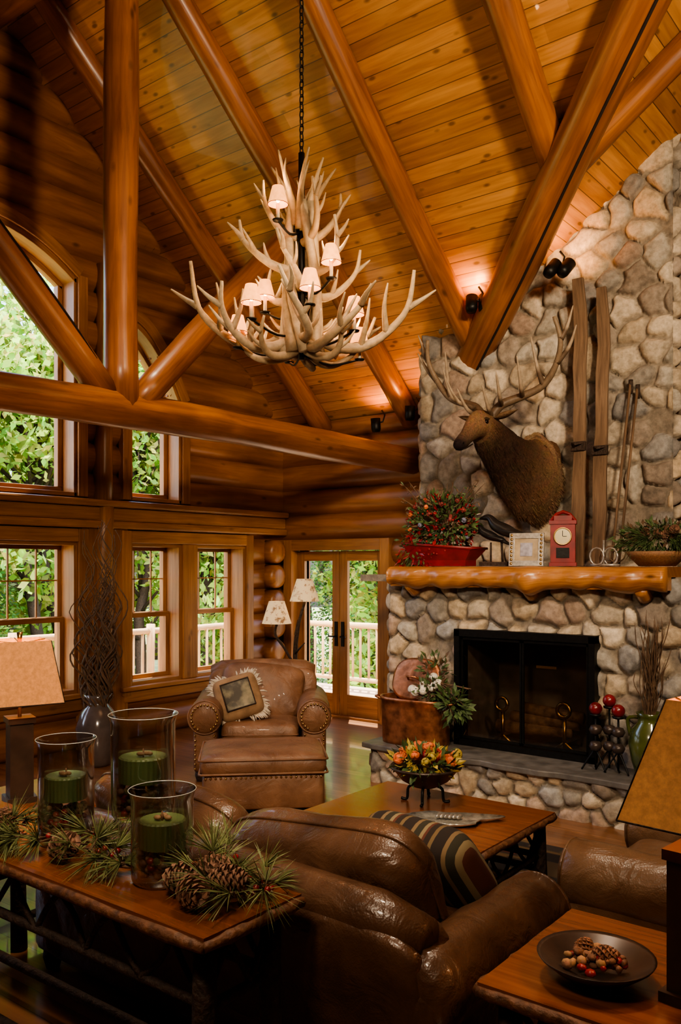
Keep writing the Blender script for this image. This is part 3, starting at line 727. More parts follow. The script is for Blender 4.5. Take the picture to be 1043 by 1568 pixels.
mb.obj('bird_figurine',[plain('black_bird',(.015,.013,.013),.35),M_bark])
mb=MB();mb.M=Matrix.Translation((4.34,-1.90,MZ))@Rz(14)@Matrix.Rotation(math.radians(-8),4,'X')
w,h=.14,.135
for a in ((-w,w,0,.045),(-w,w,2*h-.045,2*h)): mb.box(a[0],a[1],-.012,.012,a[2],a[3],0)
for a in ((-w,-w+.045),(w-.045,w)): mb.box(a[0],a[1],-.012,.012,.045,2*h-.045,0)
mb.box(-w+.04,w-.04,-.004,.01,.04,2*h-.04,2);mb.box(-.05,.05,-.008,0,.08,.19,1)
for i in range(8):
    for sx in (-1,1): mb.sell((sx*(w-.02),-.014,.02+i*.033),(.012,.006,.012),1,1,8,5,3)
mb.box(-.02,.02,.01,.08,.0,.14,0)
mb.obj('picture_frame',[M_silver,M_paper,plain('mat_board',(.42,.32,.2),.7),M_brass],bevel=.003)
mb=MB();mb.M=Matrix.Translation((4.64,-1.86,MZ))@Rz(20)
mb.box(-.105,.105,-.06,.06,0,.03,0);mb.box(-.095,.095,-.05,.05,.03,.34,0);mb.box(-.105,.105,-.06,.06,.33,.36,0)
mb.tube([(-.095,0,.355),(-.05,0,.41),(0,0,.43),(.05,0,.41),(.095,0,.355)],.016,6,0);mb.box(-.07,.07,-.03,.03,.35,.40,0)
mb.M=mb.M@Matrix.Translation((0,-.052,.235))@Matrix.Rotation(math.radians(90),4,'X')
mb.lathe([(0,.008),(.06,.008),(.066,.0)],24,(0,0,0),1);mb.lathe([(.06,.0),(.062,.014),(.07,.014),(.072,0)],24,(0,0,0),2)
mb.box(-.002,.002,0,.045,.009,.012,3);mb.box(0,.032,-.002,.002,.009,.012,3)
mb.box(-.05,.05,-.17,-.09,.0,.004,3)
mb.obj('mantel_clock',[M_red,M_face,M_brass,M_black],bevel=.003)
mb=MB()
for i,xx in enumerate((4.93,5.03)):
    mb.tube([(xx+.055*math.cos(t*.5236),-1.9+.02*i,MZ+.075+.055*math.sin(t*.5236)*1.2) for t in range(13)],.008,6,0,False)
mb.tube([(4.88,-1.9,MZ+.01),(5.1,-1.88,MZ+.01)],.01,6,0);mb.tube([(4.98,-1.89,MZ),(4.98,-1.89,MZ+.2)],.008,6,0)
mb.obj('horseshoe_sculpture',[M_silver])
mb=MB();c=(5.36,-1.82,MZ)
mb.lathe([(0,0),(.13,0),(.20,.07),(.23,.11),(.21,.11),(.12,.02),(0,.02)],24,c,0)
bush(mb,(5.36,-1.82,MZ+.20),(.33,.17,.13),600,.06,[1,1,2],-.1)
for _ in range(34):
    d=rv();needles(mb,(5.38+d.x*.22,-1.84+d.y*.1,MZ+.20+d.z*.05),(d.x,d.y,d.z*.4-.2),26,.16,1,.7)
for _ in range(6): pinecone(mb,(5.34+U(-.2,.2),-1.92+U(-.03,.05),MZ+.22+U(-.03,.05)),rv(),.08,.035,3)
mb.obj('pine_basket',[wood('basket_weave',(.2,.1,.05),(.45,.25,.12),.7,(60,60),0,0),M_green,M_twig,M_cone])
# ---------------------------------------------------------------- hearth objects
HZ=.335
mb=MB();c=Vector((3.43,-2.13,HZ))
def oval(mb,c,a,b,prof,mi,seg=32):
    V=[];F=[]
    for (k,z) in prof:
        for q in range(seg):
            th=6.28318*q/seg;cx_=math.copysign(abs(math.cos(th))**.6,math.cos(th));sy_=math.copysign(abs(math.sin(th))**.8,math.sin(th))
            V.append((c[0]+a*k*cx_,c[1]+b*k*sy_,c[2]+z))
    for j in range(len(prof)-1):
        for q in range(seg):
            q2=(q+1)%seg;F.append((j*seg+q,j*seg+q2,(j+1)*seg+q2,(j+1)*seg+q))
    mb.add(V,F,mi)
oval(mb,c,.31,.18,[(0,0),(.95,0),(.97,.03),(1.0,.30),(1.0,.36),(1.04,.365),(1.04,.39),(.97,.39),(.95,.05),(0,.04)],0)
for sx in (-1,1): mb.tube([c+Vector((sx*.31,-.05,.35)),c+Vector((sx*.38,-.05,.37)),c+Vector((sx*.38,.05,.37)),c+Vector((sx*.31,.05,.35))],.012,8,0)
Q=E('X',70)
mb.sell(c+Vector((-.04,.07,.53)),(.24,.19,.02),.4,.75,28,8,0,Q);mb.tube([c+Vector((-.10,.04,.53)),c+Vector((-.08,-.01,.56)),c+Vector((.0,-.01,.56)),c+Vector((.02,.04,.53))],.01,6,0)
mb.obj('copper_boiler',[M_copper])
mb=MB()
bush(mb,c+Vector((.18,-.02,.46)),(.13,.10,.10),220,.07,[0,0,2],.3)
bush(mb,c+Vector((.44,-.12,.38)),(.14,.08,.12),120,.09,[0],-.2)
for _ in range(16): mb.tube(cat([c+Vector((.12,0,.40)),c+Vector((.25,-.05,.53)),c+Vector((U(.3,.6),-.12+U(-.06,.06),U(.2,.55)))],4),[.004]*9,4,2)
for p in ((.05,-.08,.45),(.14,-.1,.47),(.21,-.07,.50),(.10,-.02,.51),(.18,0,.57),(.0,-.05,.46),(.26,-.06,.53)): flower(mb,c+Vector(p),.055,1)
bush(mb,c+Vector((.15,.05,.62)),(.16,.06,.16),70,.07,[0,2],.5)
mb.tube([c+Vector((.12,0,.30)),c+Vector((.12,0,.45))],.08,10,2)
mb.obj('flower_bouquet',[M_green,M_white,M_twig])
mb=MB();c=Vector((5.10,-2.14,HZ))
for dx,dy,h in ((-.085,0,.40),(.0,.05,.46),(.085,0,.40)):
    b=c+Vector((dx,dy,0));mb.tube([b+Vector((0,0,.02)),b+Vector((0,0,h))],.008,8,0)
    for z in (.18,.30): mb.lathe([(.0,z-.04),(.035,z-.03),(.05,z),(.035,z+.03),(0,z+.04)],12,tuple(b),2)
    for sx in (-1,1): mb.tube(cat([b+Vector((0,0,.16)),b+Vector((sx*.05,-.02,.08)),b+Vector((sx*.09,-.04,0.005))],4),.007,6,0)
    mb.lathe([(0,h-.01),(.04,h),(.045,h+.015),(0,h+.015)],14,tuple(b),0)
    mb.sell(b+Vector((0,0,h+.055)),(.048,)*3,1,1,18,12,1)
mb.obj('iron_ball_stand',[M_black,M_redball,M_bowl])
mb=MB();c=(5.40,-2.10,HZ)
mb.lathe([(0,0),(.085,0),(.10,.02),(.13,.12),(.15,.24),(.13,.33),(.085,.39),(.08,.43),(.10,.46),(.085,.46),(.065,.42),(.06,.3),(0,.3)],28,c,0)
for sx in (-1,1): mb.tube(cat([(c[0]+sx*.08,c[1],c[2]+.42),(c[0]+sx*.16,c[1],c[2]+.40),(c[0]+sx*.14,c[1],c[2]+.28)],4),.014,8,0)
for _ in range(60):
    a=U(0,6.28);r=U(.03,.13);h=U(.35,.8);b=Vector((c[0]+U(-.03,.03),c[1]+U(-.03,.03),c[2]+.40))
    P=[b]
    for i in range(1,6): P.append(b+Vector((math.cos(a)*r*(i/5)+U(-.02,.02),math.sin(a)*r*(i/5)+U(-.02,.02),h*i/5)))
    mb.tube(cat(P,2),[.0035]*10+[.0012],4,1)
mb.obj('ceramic_vase',[M_gvase,M_twig])
# ---------------------------------------------------------------- seating
def seating(name,W,Dp,seatz,armz,backz,ns,mat,loc,rot,studs=False,backc=0,rollback=True):
    mb=MB();mb.M=Matrix.Translation(loc)@Rz(rot)
    hw=W/2;hd=Dp/2;ra=.145
    mb.sell((0,0,.20),(hw-.04,hd-.04,.13),.15,.15,32,8,0)
    for sx in (-1,1):
        x=sx*(hw-ra)
        mb.sell((x,.0,armz/2-.01),(.105,hd-.03,armz/2-.08),.2,.2,32,12,0)
        P=[(x,-hd+.0,armz-ra),(x,-hd+.03,armz-ra)]+[(x+.004*math.sin(i*2.1),-hd+.03+(Dp-.1)*i/8,armz-ra+.004*math.sin(i*1.7)) for i in range(1,9)]
        P+=[(x,hd-.05,armz-ra)]
        mb.tube(P,[ra-.03,ra]+[ra+.004*math.sin(i*3) for i in range(8)]+[ra-.05],26,0)
        mb.tube([(x+(ra-.004)*math.cos(t*math.pi/12),-hd+.022,armz-ra+(ra-.004)*math.sin(t*math.pi/12)) for t in range(-3,28)],.008,6,0,False)
        if studs:
            for t in range(-4,17):
                a=t*math.pi/12;mb.sell((x+(ra-.035)*math.cos(a),-hd-.004,armz-ra+(ra-.035)*math.sin(a)),(.011,.008,.011),1,1,8,5,2)
            for t in range(9):
                for s2 in (-1,1): mb.sell((x+s2*.08,-hd+.025,.12+t*.04),(.01,.012,.01),1,1,8,5,2)
    mb.sell((0,hd-.15,backz/2+.03),(hw-.10,.13,backz/2-.08),.25,.2,36,12,0,E('X',-6))
    if rollback:
        P=[(-hw+.12+(W-.24)*i/10,hd-.11,backz-.09+.02*math.sin(math.pi*i/10)) for i in range(11)]
        mb.tube(P,[.06]+[.10]*9+[.06],18,0)
    sw=(W-4*ra+.04)/ns
    for i in range(ns):
        x=-(W-4*ra+.04)/2+sw*(i+.5)
        mb.sell((x,-.08,seatz-.09),(sw/2+.0,hd-.16,.105),.45,.2,36,12,0,None,.05)
        mb.tube([(x+a*sw/2*.97,-.08+b*(hd-.165),seatz-.09) for a,b in ((-1,-.95),(-.95,-1),(.95,-1),(1,-.95))],.007,6,0)
    if backc:
        for i in range(backc):
            sw2=(W-4*ra+.10)/backc;x=-(W-4*ra+.10)/2+sw2*(i+.5)
            Q=E('Y',(5 if i==0 else -3))@E('X',66);ctr=(x,hd-.33,seatz+.20)
            mb.sell(ctr,(sw2/2+.01,.26,.14),.6,.4,44,18,0,Q,.12)
            pp=[]
            for t in range(41):
                th=2*math.pi*t/40;sp=lambda a,e:math.copysign(abs(a)**e,a)
                pp.append(Vector(ctr)+Q@Vector(((sw2/2+.012)*sp(math.cos(th),.4),.262*sp(math.sin(th),.4),0)))
            mb.tube(pp,.007,6,0,False)
    for sx in (-1,1):
        for sy in (-1,1): mb.lathe([(0,0),(.03,0),(.045,.05),(.04,.09),(0,.09)],14,(sx*(hw-.1),sy*(hd-.1),.0),1)
    return mb.obj(name,[mat,M_bark,M_brass])
seating('leather_sofa',2.25,.96,.46,.64,.76,2,M_lsofa,(4.985,-5.62,0),180,False,2)
seating('leather_armchair',1.22,1.0,.48,.70,.93,1,M_lchair,(2.08,-2.60,0),41,True,1)
seating('leather_armchair.001',1.12,1.0,.48,.62,.86,1,M_lright,(6.36,-4.2,0),-90,False,1)
mb=MB();mb.M=Matrix.Translation((2.90,-3.46,0))@Rz(44)
mb.sell((0,0,.21),(.45,.34,.15),.12,.12,32,10,0);mb.sell((0,0,.385),(.47,.36,.09),.45,.15,40,12,0,None,.03)
for s_ in (.33,.43):
    mb.tube([(a*.468,b*.358,s_) for a,b in ((-1,-.96),(-.96,-1),(.96,-1),(1,-.96),(1,.96),(.96,1),(-.96,1),(-1,.96),(-1,-.96))],.008,6,0)
for sx in (-1,1):
    for sy in (-1,1): mb.lathe([(0,0),(.03,0),(.045,.04),(.04,.08),(0,.08)],14,(sx*.36,sy*.26,0),1)
for i in range(24): mb.sell((-.42+i*.0365,-.343,.30),(.009,.008,.009),1,1,8,5,2)
mb.obj('leather_ottoman',[M_lchair,M_bark,M_brass])
def pillow(name,c,sz,rot,mats,pic=False,fringe=False,szy=1.0):
    mb=MB();c=Vector(c);R3=rot
    mb.sell(c,(sz,sz*szy,sz*.42),.75,.35,44,16,0,R3,.0)
    sp=lambda a,e:math.copysign(abs(a)**e,a)
    if fringe:
        for t in range(170):
            th=2*math.pi*t/170;o=Vector((sp(math.cos(th),.35),sp(math.sin(th),.35),0))
            p=c+R3@(o*sz*.98);d=R3@(o.normalized()+rv()*.5);mb.tube([p,p+d*.025,p+d*.05+Vector((0,0,-.01))],[.008,.009,.003],5,1)
    if pic:
        V=[];F=[];n=8
        for i in range(n+1):
            for j in range(n+1):
                a=-.62+1.24*i/n;b=-.62+1.24*j/n
                e=(abs(a)**(2/.35)+abs(b)**(2/.35))**(.35/.75);z=max(0,1-e)**(.375)
                V.append(c+R3@Vector((a*sz,b*sz,sz*.42*z+.006)))
        for i in range(n):
            for j in range(n): F.append((i*(n+1)+j,(i+1)*(n+1)+j,(i+1)*(n+1)+j+1,i*(n+1)+j+1))
        mb.add(V,F,2,None,True)
        mb.tube([c+R3@Vector((a*sz*.63,b*sz*.63,sz*.40)) for a,b in ((-1,-1),(1,-1),(1,1),(-1,1),(-1,-1))],.008,6,3)
    mb.obj(name,mats)
m,nt,b=newmat('print_elk');tc=N(nt,'ShaderNodeTexCoord');n=N(nt,'ShaderNodeTexNoise',i_Scale=9.0,i_Detail=3.0);nt.links.new(tc.outputs['Object'],n.inputs['Vector'])
r=ramp(nt,[(.4,(.05,.04,.025)),(.55,(.20,.17,.10)),(.7,(.35,.28,.16))]);nt.links.new(n.outputs[0],r.inputs[0]);nt.links.new(r.outputs[0],b.inputs['Base Color']);M_print=m
pillow('fringed_pillow',(2.05,-2.87,.68),.20,Matrix.Rotation(math.radians(41),3,'Z')@E('X',62)@E('Z',18),[plain('pillow_suede',(.28,.17,.09),.9),M_cream,M_print,M_bark],True,True)
m,nt,b=newmat('striped_fabric');uv=N(nt,'ShaderNodeUVMap');sx=N(nt,'ShaderNodeSeparateXYZ');nt.links.new(uv.outputs[0],sx.inputs[0])
fr=mth(nt,'FRACT',mth(nt,'MULTIPLY',sx.outputs[0],5.5))
r=ramp(nt,[(0,(.025,.016,.012)),(.2,(.17,.11,.05)),(.3,(.03,.018,.012)),(.45,(.11,.035,.02)),(.52,(.24,.18,.095)),(.62,(.035,.03,.018)),(.8,(.20,.13,.065)),(.9,(.025,.016,.012))]);r.color_ramp.interpolation='CONSTANT'
nt.links.new(fr,r.inputs[0]);nt.links.new(r.outputs[0],b.inputs['Base Color']);b.inputs['Roughness'].default_value=.9;M_stripe=m
pillow('striped_pillow',(5.52,-5.25,.62),.28,E('Z',172)@E('X',50),[M_stripe],False,False,.72)
# ---------------------------------------------------------------- twig tables
M_edge=plain('live_edge_bark',(.13,.055,.025),.6,0,.5,30,.6)
def twig_table(name,x0,x1,y0,y1,zt,th=.045,sh=True,legr=.035):
    mb=MB();mb.box(x0,x1,y0,y1,zt-th,zt,0,0 if x1-x0>y1-y0 else 1)
    for a,b in (((x0,y0),(x1,y0)),((x1,y0),(x1,y1)),((x1,y1),(x0,y1)),((x0,y1),(x0,y0))):
        A=Vector((a[0],a[1],zt-th*.6));B=Vector((b[0],b[1],zt-th*.6));n=14
        mb.tube([A.lerp(B,i/n)+Vector((U(-.004,.004),U(-.004,.004),U(-.002,.002))) for i in range(n+1)],[th*.46*U(.8,1.1) for _ in range(n+1)],8,2)
    q=.07;cs=[(x0+q,y0+q),(x1-q,y0+q),(x1-q,y1-q),(x0+q,y1-q)]
    zs=zt-th
    for (a,b) in cs: mb.log((a+U(-.01,.01),b,0),(a,b,zs),legr*1.15,legr,10,1,.008)
    for i in range(4):
        a=cs[i];b=cs[(i+1)%4];A=Vector((*a,0));B=Vector((*b,0));Ln=(B-A).length
        for z in (zs-.03,zs-.20): mb.log(A+Vector((0,0,z)),B+Vector((0,0,z)),.018,.016,8,1,.008)
        if sh: mb.log(A+Vector((0,0,.14)),B+Vector((0,0,.14)),.02,.02,8,1,.008)
        n=max(3,int(Ln/.14))
        for j in range(n):
            p=A.lerp(B,j/n);r_=A.lerp(B,(j+1)/n);z1,z2=(zs-.03,zs-.20) if j%2 else (zs-.20,zs-.03)
            mb.tube(cat([p+Vector((0,0,z1)),(p+r_)/2+Vector((U(-.01,.01),U(-.01,.01),(z1+z2)/2+U(-.02,.02))),r_+Vector((0,0,z2))],3),.011,6,1)
    mb.obj(name,[M_table,M_bark,M_edge])
twig_table('sofa_table',3.72,5.62,-6.61,-6.18,.78)
twig_table('coffee_table',4.25,5.40,-4.58,-3.72,.45)
twig_table('end_table',6.20,6.92,-6.06,-5.37,.62)
twig_table('end_table.001',3.02,3.74,-6.06,-5.37,.62)
m,nt,b=newmat('rug_wool');tc=N(nt,'ShaderNodeTexCoord');v=N(nt,'ShaderNodeTexVoronoi',i_Scale=4.0,distance='CHEBYCHEV');nt.links.new(tc.outputs['Object'],v.inputs['Vector'])
r=ramp(nt,[(.15,(.12,.03,.015)),(.25,(.03,.025,.02)),(.4,(.16,.10,.04)),(.5,(.02,.015,.012))]);nt.links.new(v.outputs['Distance'],r.inputs[0]);nt.links.new(r.outputs[0],b.inputs['Base Color']);b.inputs['Roughness'].default_value=1
mb=MB();mb.box(3.6,5.78,-5.10,-3.0,0,.008,0);mb.obj('area_rug',[m])
# ---------------------------------------------------------------- table lamps
def tlamp(name,c,a,b,z0,z1,rot,en):
    mb=MB();x,y,z=c;mb.M=Matrix.Translation((x,y,0))@Rz(rot);bh=z0-z-.08
    mb.box(-.075,.075,-.075,.075,z,z+.03,0);mb.box(-.058,.058,-.058,.058,z+.03,z+bh-.03,0);mb.box(-.068,.068,-.068,.068,z+bh-.03,z+bh,0)
    mb.tube([(0,0,z+bh),(0,0,z1-.02)],.010,8,2)
    V=[]
    for (r_,zz) in ((a,z0),(b,z1),(b-.004,z1),(a-.004,z0)):
        V+=[(-r_,-r_,zz),(r_,-r_,zz),(r_,r_,zz),(-r_,r_,zz)]
    F=[]
    for l in (0,1,2,3):
        for q in range(4):
            q2=(q+1)%4;l2=(l+1)%4;F.append((l*4+q,l*4+q2,l2*4+q2,l2*4+q))
    mb.add(V,F,1,None,False)
    for q in range(4):
        mb.tube([Vector(V[q]),Vector(V[4+q])],.0025,6,3);mb.tube([Vector(V[q]),Vector(V[(q+1)%4])],.003,6,3)
        mb.tube([(0,0,z1-.02),(Vector(V[4+q])+Vector(V[4+(q+1)%4]))/2],.003,6,2)
    mb.sell((0,0,z0+.1),(.03,.03,.045),1,1,12,8,4);mb.tube([(0,0,z1-.03),(0,0,z1+.04)],[.008,.016],8,2)
    o=mb.obj(name,[plain('lamp_base',(.05,.028,.018),.4,0,.4,8),M_shade2,M_brass,M_bark,M_bulb])
    l=bpy.data.lights.new(name+'_bulb','POINT');l.energy=en;l.color=(1,.62,.3);l.shadow_soft_size=.05;lo=bpy.data.objects.new('lamp_bulb',l);scene.collection.objects.link(lo);lo.location=(x,y,z0+.17);lo.parent=o
tlamp('table_lamp',(6.74,-5.78,.62),.158,.060,1.13,1.47,83,8)
tlamp('table_lamp.001',(3.36,-5.80,.62),.185,.13,1.14,1.46,70,10)
mb=MB();c=(6.47,-5.83,.62)
mb.lathe([(0,0),(.06,0),(.07,.012),(.12,.03),(.165,.065),(.172,.075),(.16,.07),(.11,.04),(.05,.02),(0,.02)],36,c,0)
for _ in range(70):
    a=U(0,6.28);r_=U(0,.09);mb.sell((c[0]+r_*math.cos(a),c[1]+r_*math.sin(a),c[2]+.045+U(0,.03)),(U(.008,.018),U(.008,.015),.01),1,1,7,5,random.choice([1,2,2,3]),E('X',U(0,90)))
pinecone(mb,(c[0]+.02,c[1],c[2]+.075),(1,.3,.2),.07,.03,2);pinecone(mb,(c[0]-.05,c[1]+.02,c[2]+.07),(.2,1,.4),.06,.026,2)
mb.obj('potpourri_bowl',[M_bowl,M_berry,M_cone,plain('tan_chip',(.35,.2,.1),.8)])
mb=MB();b=Vector((1.35,-1.30,0))
mb.lathe([(0,0),(.16,0),(.17,.015),(.14,.03),(.03,.04),(0,.04)],24,tuple(b),1)
mb.tube(cat([b+Vector((0,0,.03)),b+Vector((.03,0,.4)),b+Vector((-.02,.02,.8)),b+Vector((.03,.0,1.15)),b+Vector((.08,.06,1.45))],5),[.024]*16+[.016]*5,8,0)
mb.tube(cat([b+Vector((-.01,.01,.75)),b+Vector((-.10,-.06,.95)),b+Vector((-.17,-.13,1.10)),b+Vector((-.15,-.12,1.25))],5),.014,8,0)
for p,d in ((.5,(.12,.05,.12)),(.9,(.15,-.02,.12)),(1.1,(-.05,.1,.15)),(.62,(-.13,-.02,.1))): mb.tube([b+Vector((0,0,p)),b+Vector((0,0,p))+Vector(d)],[.014,.006],6,0)
for (dx,dy,z) in ((.08,.06,1.46),(-.16,-.12,1.22)):
    mb.lathe([(.16,0),(.085,.24),(.083,.24),(.158,0)],28,(b.x+dx,b.y+dy,z),2)
    mb.sell((b.x+dx,b.y+dy,z+.1),(.03,.03,.04),1,1,10,8,3);mb.tube([(b.x+dx,b.y+dy,z-.03),(b.x+dx,b.y+dy,z+.06)],.013,8,1)
mb.obj('floor_lamp',[M_bark,M_black,M_shade3,M_bulb])
mb=MB();c=(.78,-3.42,0)
mb.lathe([(0,0),(.10,0),(.13,.03),(.19,.22),(.20,.35),(.15,.50),(.09,.57),(.09,.60),(.13,.66),(.12,.66),(.075,.6),(.07,.5),(0,.5)],32,c,0)
for _ in range(40):
    a=U(0,6.28);b=Vector((c[0]+.04*math.cos(a),c[1]+.04*math.sin(a),.45));h=U(1.1,1.85);r_=U(.05,.2);P=[b];ph=U(0,6)
    for i in range(1,14):
        t=i/13;P.append(b+Vector((math.cos(a)*r_*math.sin(t*2.6)+.045*math.sin(t*19+ph),math.sin(a)*r_*math.sin(t*2.6)+.045*math.cos(t*17+ph),h*t)))
    mb.tube(cat(P,2),[.012-.009*i/26 for i in range(27)],5,1)
mb.obj('willow_vase',[plain('grey_glass_vase',(.12,.10,.095),.15,0,.3,6,0,.6,.4),M_twig])
# ---------------------------------------------------------------- hurricane candles
def hurricane(name,x,y,r,h,zc,stem=0):
    mb=MB();z=.78
    b=z
    if stem:
        mb.lathe([(0,0),(r*.8,0),(r*.75,.012),(.02,.03),(.018,stem-.02),(r*.7,stem)],28,(x,y,z),0);b=z+stem
        mb.tube([(x,y,z+.02),(x,y,z+stem)],.012,10,0)
    mb.lathe([(0,.002),(r*.9,.002),(r*.98,.015),(r,.05),(r,h-.03),(r*1.07,h-.005),(r*1.09,h)],48,(x,y,b),0)
    mb.lathe([(r*.965,.02),(r*.965,h-.03),(r*1.06,h)],48,(x,y,b),0)
    mb.tube([(x+r*1.08*math.cos(t*.1571),y+r*1.08*math.sin(t*.1571),b+h) for t in range(41)],.0014,6,6,False)
    for _ in range(120):
        a=U(0,6.28);q=U(.2,.82)*r;mb.sell((x+q*math.cos(a),y+q*math.sin(a),b+.025+U(0,zc-.04)),(.016,.013,.011),1,1,7,5,random.choice([2,3,3,4,5]),E('X',U(0,180)))
    seg=60;cr=r*.74;V=[];F=[]
    for zz,k2 in ((zc,1),(zc+.085,1),(zc+.09,.93),(zc+.085,.5),(zc+.083,0)):
        for q in range(seg):
            th=6.28318*q/seg;rr=cr*k2*(1+(.035 if q%2 else 0)*(k2>.9));V.append((x+rr*math.cos(th),y+rr*math.sin(th),b+zz))
    for j in range(4):
        for q in range(seg):
            q2=(q+1)%seg;F.append((j*seg+q,j*seg+q2,(j+1)*seg+q2,(j+1)*seg+q))
    mb.add(V,F,1,None,False)
    mb.tube([(x,y,b+zc+.08),(x,y,b+zc+.115)],.003,5,3)
    for _ in range(4): mb.sell((x+U(-.02,.02),y+U(-.02,.02),b+zc+.095),(.016,.012,.008),1,1,8,5,5)
    mb.obj(name,[M_hglass,M_candle,M_berry,M_cone,plain('moss',(.07,.07,.025),.9),plain('acorn',(.22,.12,.06),.6),M_rim])
hurricane('hurricane_candle',4.56,-6.34,.105,.40,.17)
hurricane('hurricane_candle.001',4.96,-6.29,.115,.37,.13,.16)
hurricane('hurricane_candle.002',5.17,-6.38,.105,.31,.12)
mb=MB();zt=.785
path=cat([(4.25,-6.38,zt+.03),(4.45,-6.47,zt+.03),(4.75,-6.36,zt+.04),(5.0,-6.45,zt+.03),(5.30,-6.26,zt+.04),(5.42,-6.32,zt+.03),(5.60,-6.30,zt+.03)],5)
mb.tube(path,.008,6,1)
hc=[(4.56,-6.34),(4.96,-6.29),(5.17,-6.38)]
for p in path:
    for _ in range(2):
        q=p+Vector((U(-.05,.05),U(-.07,.07),U(0,.02)))
        d=Vector((U(-.6,1),U(-1,1),U(.0,.35)));L=U(.10,.16)
        e=q+d.normalized()*U(.03,.08)
        if any((e.x-h[0])**2+(e.y-h[1])**2<.135**2 for h in hc): continue
        mb.tube([q,e],.003,5,1);needles(mb,e,d,38,L,0,.75)
for p,a in (((5.33,-6.44,.84),(1,.3,.2)),((5.44,-6.49,.84),(1,-.4,.1)),((5.40,-6.38,.86),(.6,1,.3)),((4.76,-6.49,.84),(1,.2,.6)),((4.36,-6.48,.84),(-.5,.4,.5)),((5.50,-6.40,.86),(1,.5,0))):
    pinecone(mb,p,a,.12,.05,2)
for _ in range(50):
    p=random.choice(path);mb.sell(p+Vector((U(-.05,.05),U(-.07,.07),U(0,.03))),(.011,)*3,1,1,7,5,3)
mb.obj('pine_garland',[M_pine,M_twig,M_cone,M_berry])
mb=MB();c=(4.70,-3.98,.45)
for a in range(4):
    t=a*math.pi/2+.4;mb.tube(cat([(c[0]+.05*math.cos(t),c[1]+.05*math.sin(t),c[2]+.10),(c[0]+.10*math.cos(t),c[1]+.10*math.sin(t),c[2]+.08),(c[0]+.11*math.cos(t),c[1]+.11*math.sin(t),c[2]+.012),(c[0]+.145*math.cos(t),c[1]+.145*math.sin(t),c[2]+.012)],4),.009,6,1)
mb.lathe([(0,.09),(.07,.09),(.14,.13),(.20,.20),(.215,.205),(.205,.215),(.19,.20),(.12,.15),(0,.14)],36,c,0)
bush(mb,(c[0],c[1],c[2]+.24),(.22,.22,.08),220,.07,[2,2,4],.2)
for _ in range(40):
    a=U(0,6.28);r_=U(0,.19);flower(mb,(c[0]+r_*math.cos(a),c[1]+r_*math.sin(a),c[2]+.26+U(-.01,.06)*(1.2-r_*4)),U(.032,.05),random.choice([3,3,3,4,5]),None,9)
mb.obj('flower_bowl',[M_bowl,M_black,M_green,M_orange,M_yel,M_berry])
mb=MB();c=Vector((5.02,-4.27,.45));V=[];n=40
rimf=lambda t:(.26+.05*math.sin(3*t)+.03*math.sin(5*t+1)+.015*math.sin(9*t),.11+.02*math.sin(4*t)+.012*math.sin(7*t))
for k_,z in ((0,.012),(.7,.010),(1,.03),(1,.022),(.7,0),(0,0)):
    for i in range(n):
        t=6.28318*i/n;a,b=rimf(t);V.append(c+Matrix.Rotation(math.radians(38),3,'Z')@Vector((a*k_*math.cos(t),b*k_*math.sin(t),z)))
F=[(j*n+i,j*n+(i+1)%n,(j+1)*n+(i+1)%n,(j+1)*n+i) for j in range(5) for i in range(n)]
mb.add(V,F,0)
for i in range(6): mb.sell(c+Vector((-.05+.02*i,.01*i,.03)),(.012,.03,.012),1,1,8,5,1)
mb.obj('leaf_tray',[M_pewter,M_silver])
# ---------------------------------------------------------------- chandelier
cc=Vector((3.89,-4.16,0))
def lf(l,f_,z): return Vector((cc.x+.788*l-.6157*f_,cc.y+.6157*l+.788*f_,z))
mb=MB()
bone=[(.40,.29,.17),(.33,.23,.13),(.46,.35,.22)]
def cantler(mb,ang,z0,s,r0=.06,lift=.0,flip=1,tilt=0,nt_=5,thick=1):
    a=math.radians(ang);o=Vector((math.cos(a),math.sin(a),0));t_=Vector((-math.sin(a),math.cos(a),0))*flip;u_=Vector((0,0,1))
    def Pn(r_,tt,h): 
        h2=h+tilt*r_
        return Vector((cc.x,cc.y,z0))+o*(r0+r_*s)+t_*tt*s+u_*h2*s
    beam=[(0,0,0),(.15,.08,-.08),(.34,.14,-.09),(.52,.12,-.01),(.66,.04,.13),(.70,-.04,.30+lift)]
    col=random.choice(bone);P=cat([Pn(*b) for b in beam],4);n=len(P)
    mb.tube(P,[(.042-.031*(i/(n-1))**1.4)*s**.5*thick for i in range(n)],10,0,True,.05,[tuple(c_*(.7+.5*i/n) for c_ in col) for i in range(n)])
    tl=[(3,(.58,.20,.06),(.68,.24,.18)),(4,(.76,.08,.19),(.86,.08,.25)),(2,(.38,.04,.06),(.40,-.02,.20)),(0,(.10,.16,.06),(.17,.22,.15)),(3,(.50,.02,.14),(.52,-.06,.28))]
    for (bi,m_,e) in tl[:nt_]:
        Q=cat([Pn(*beam[bi]),Pn(*m_),Pn(*e)],4);m=len(Q)
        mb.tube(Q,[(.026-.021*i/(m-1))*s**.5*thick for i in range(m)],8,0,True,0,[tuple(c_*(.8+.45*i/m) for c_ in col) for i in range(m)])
base=38
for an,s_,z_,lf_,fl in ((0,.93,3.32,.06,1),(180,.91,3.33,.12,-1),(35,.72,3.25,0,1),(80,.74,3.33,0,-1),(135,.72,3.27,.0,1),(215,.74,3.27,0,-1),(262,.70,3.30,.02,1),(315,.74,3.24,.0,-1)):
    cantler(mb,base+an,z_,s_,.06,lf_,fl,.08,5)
for i in range(5): cantler(mb,base+i*72+20,3.20,.50,.05,0,-1 if i%2 else 1,-.05,2)
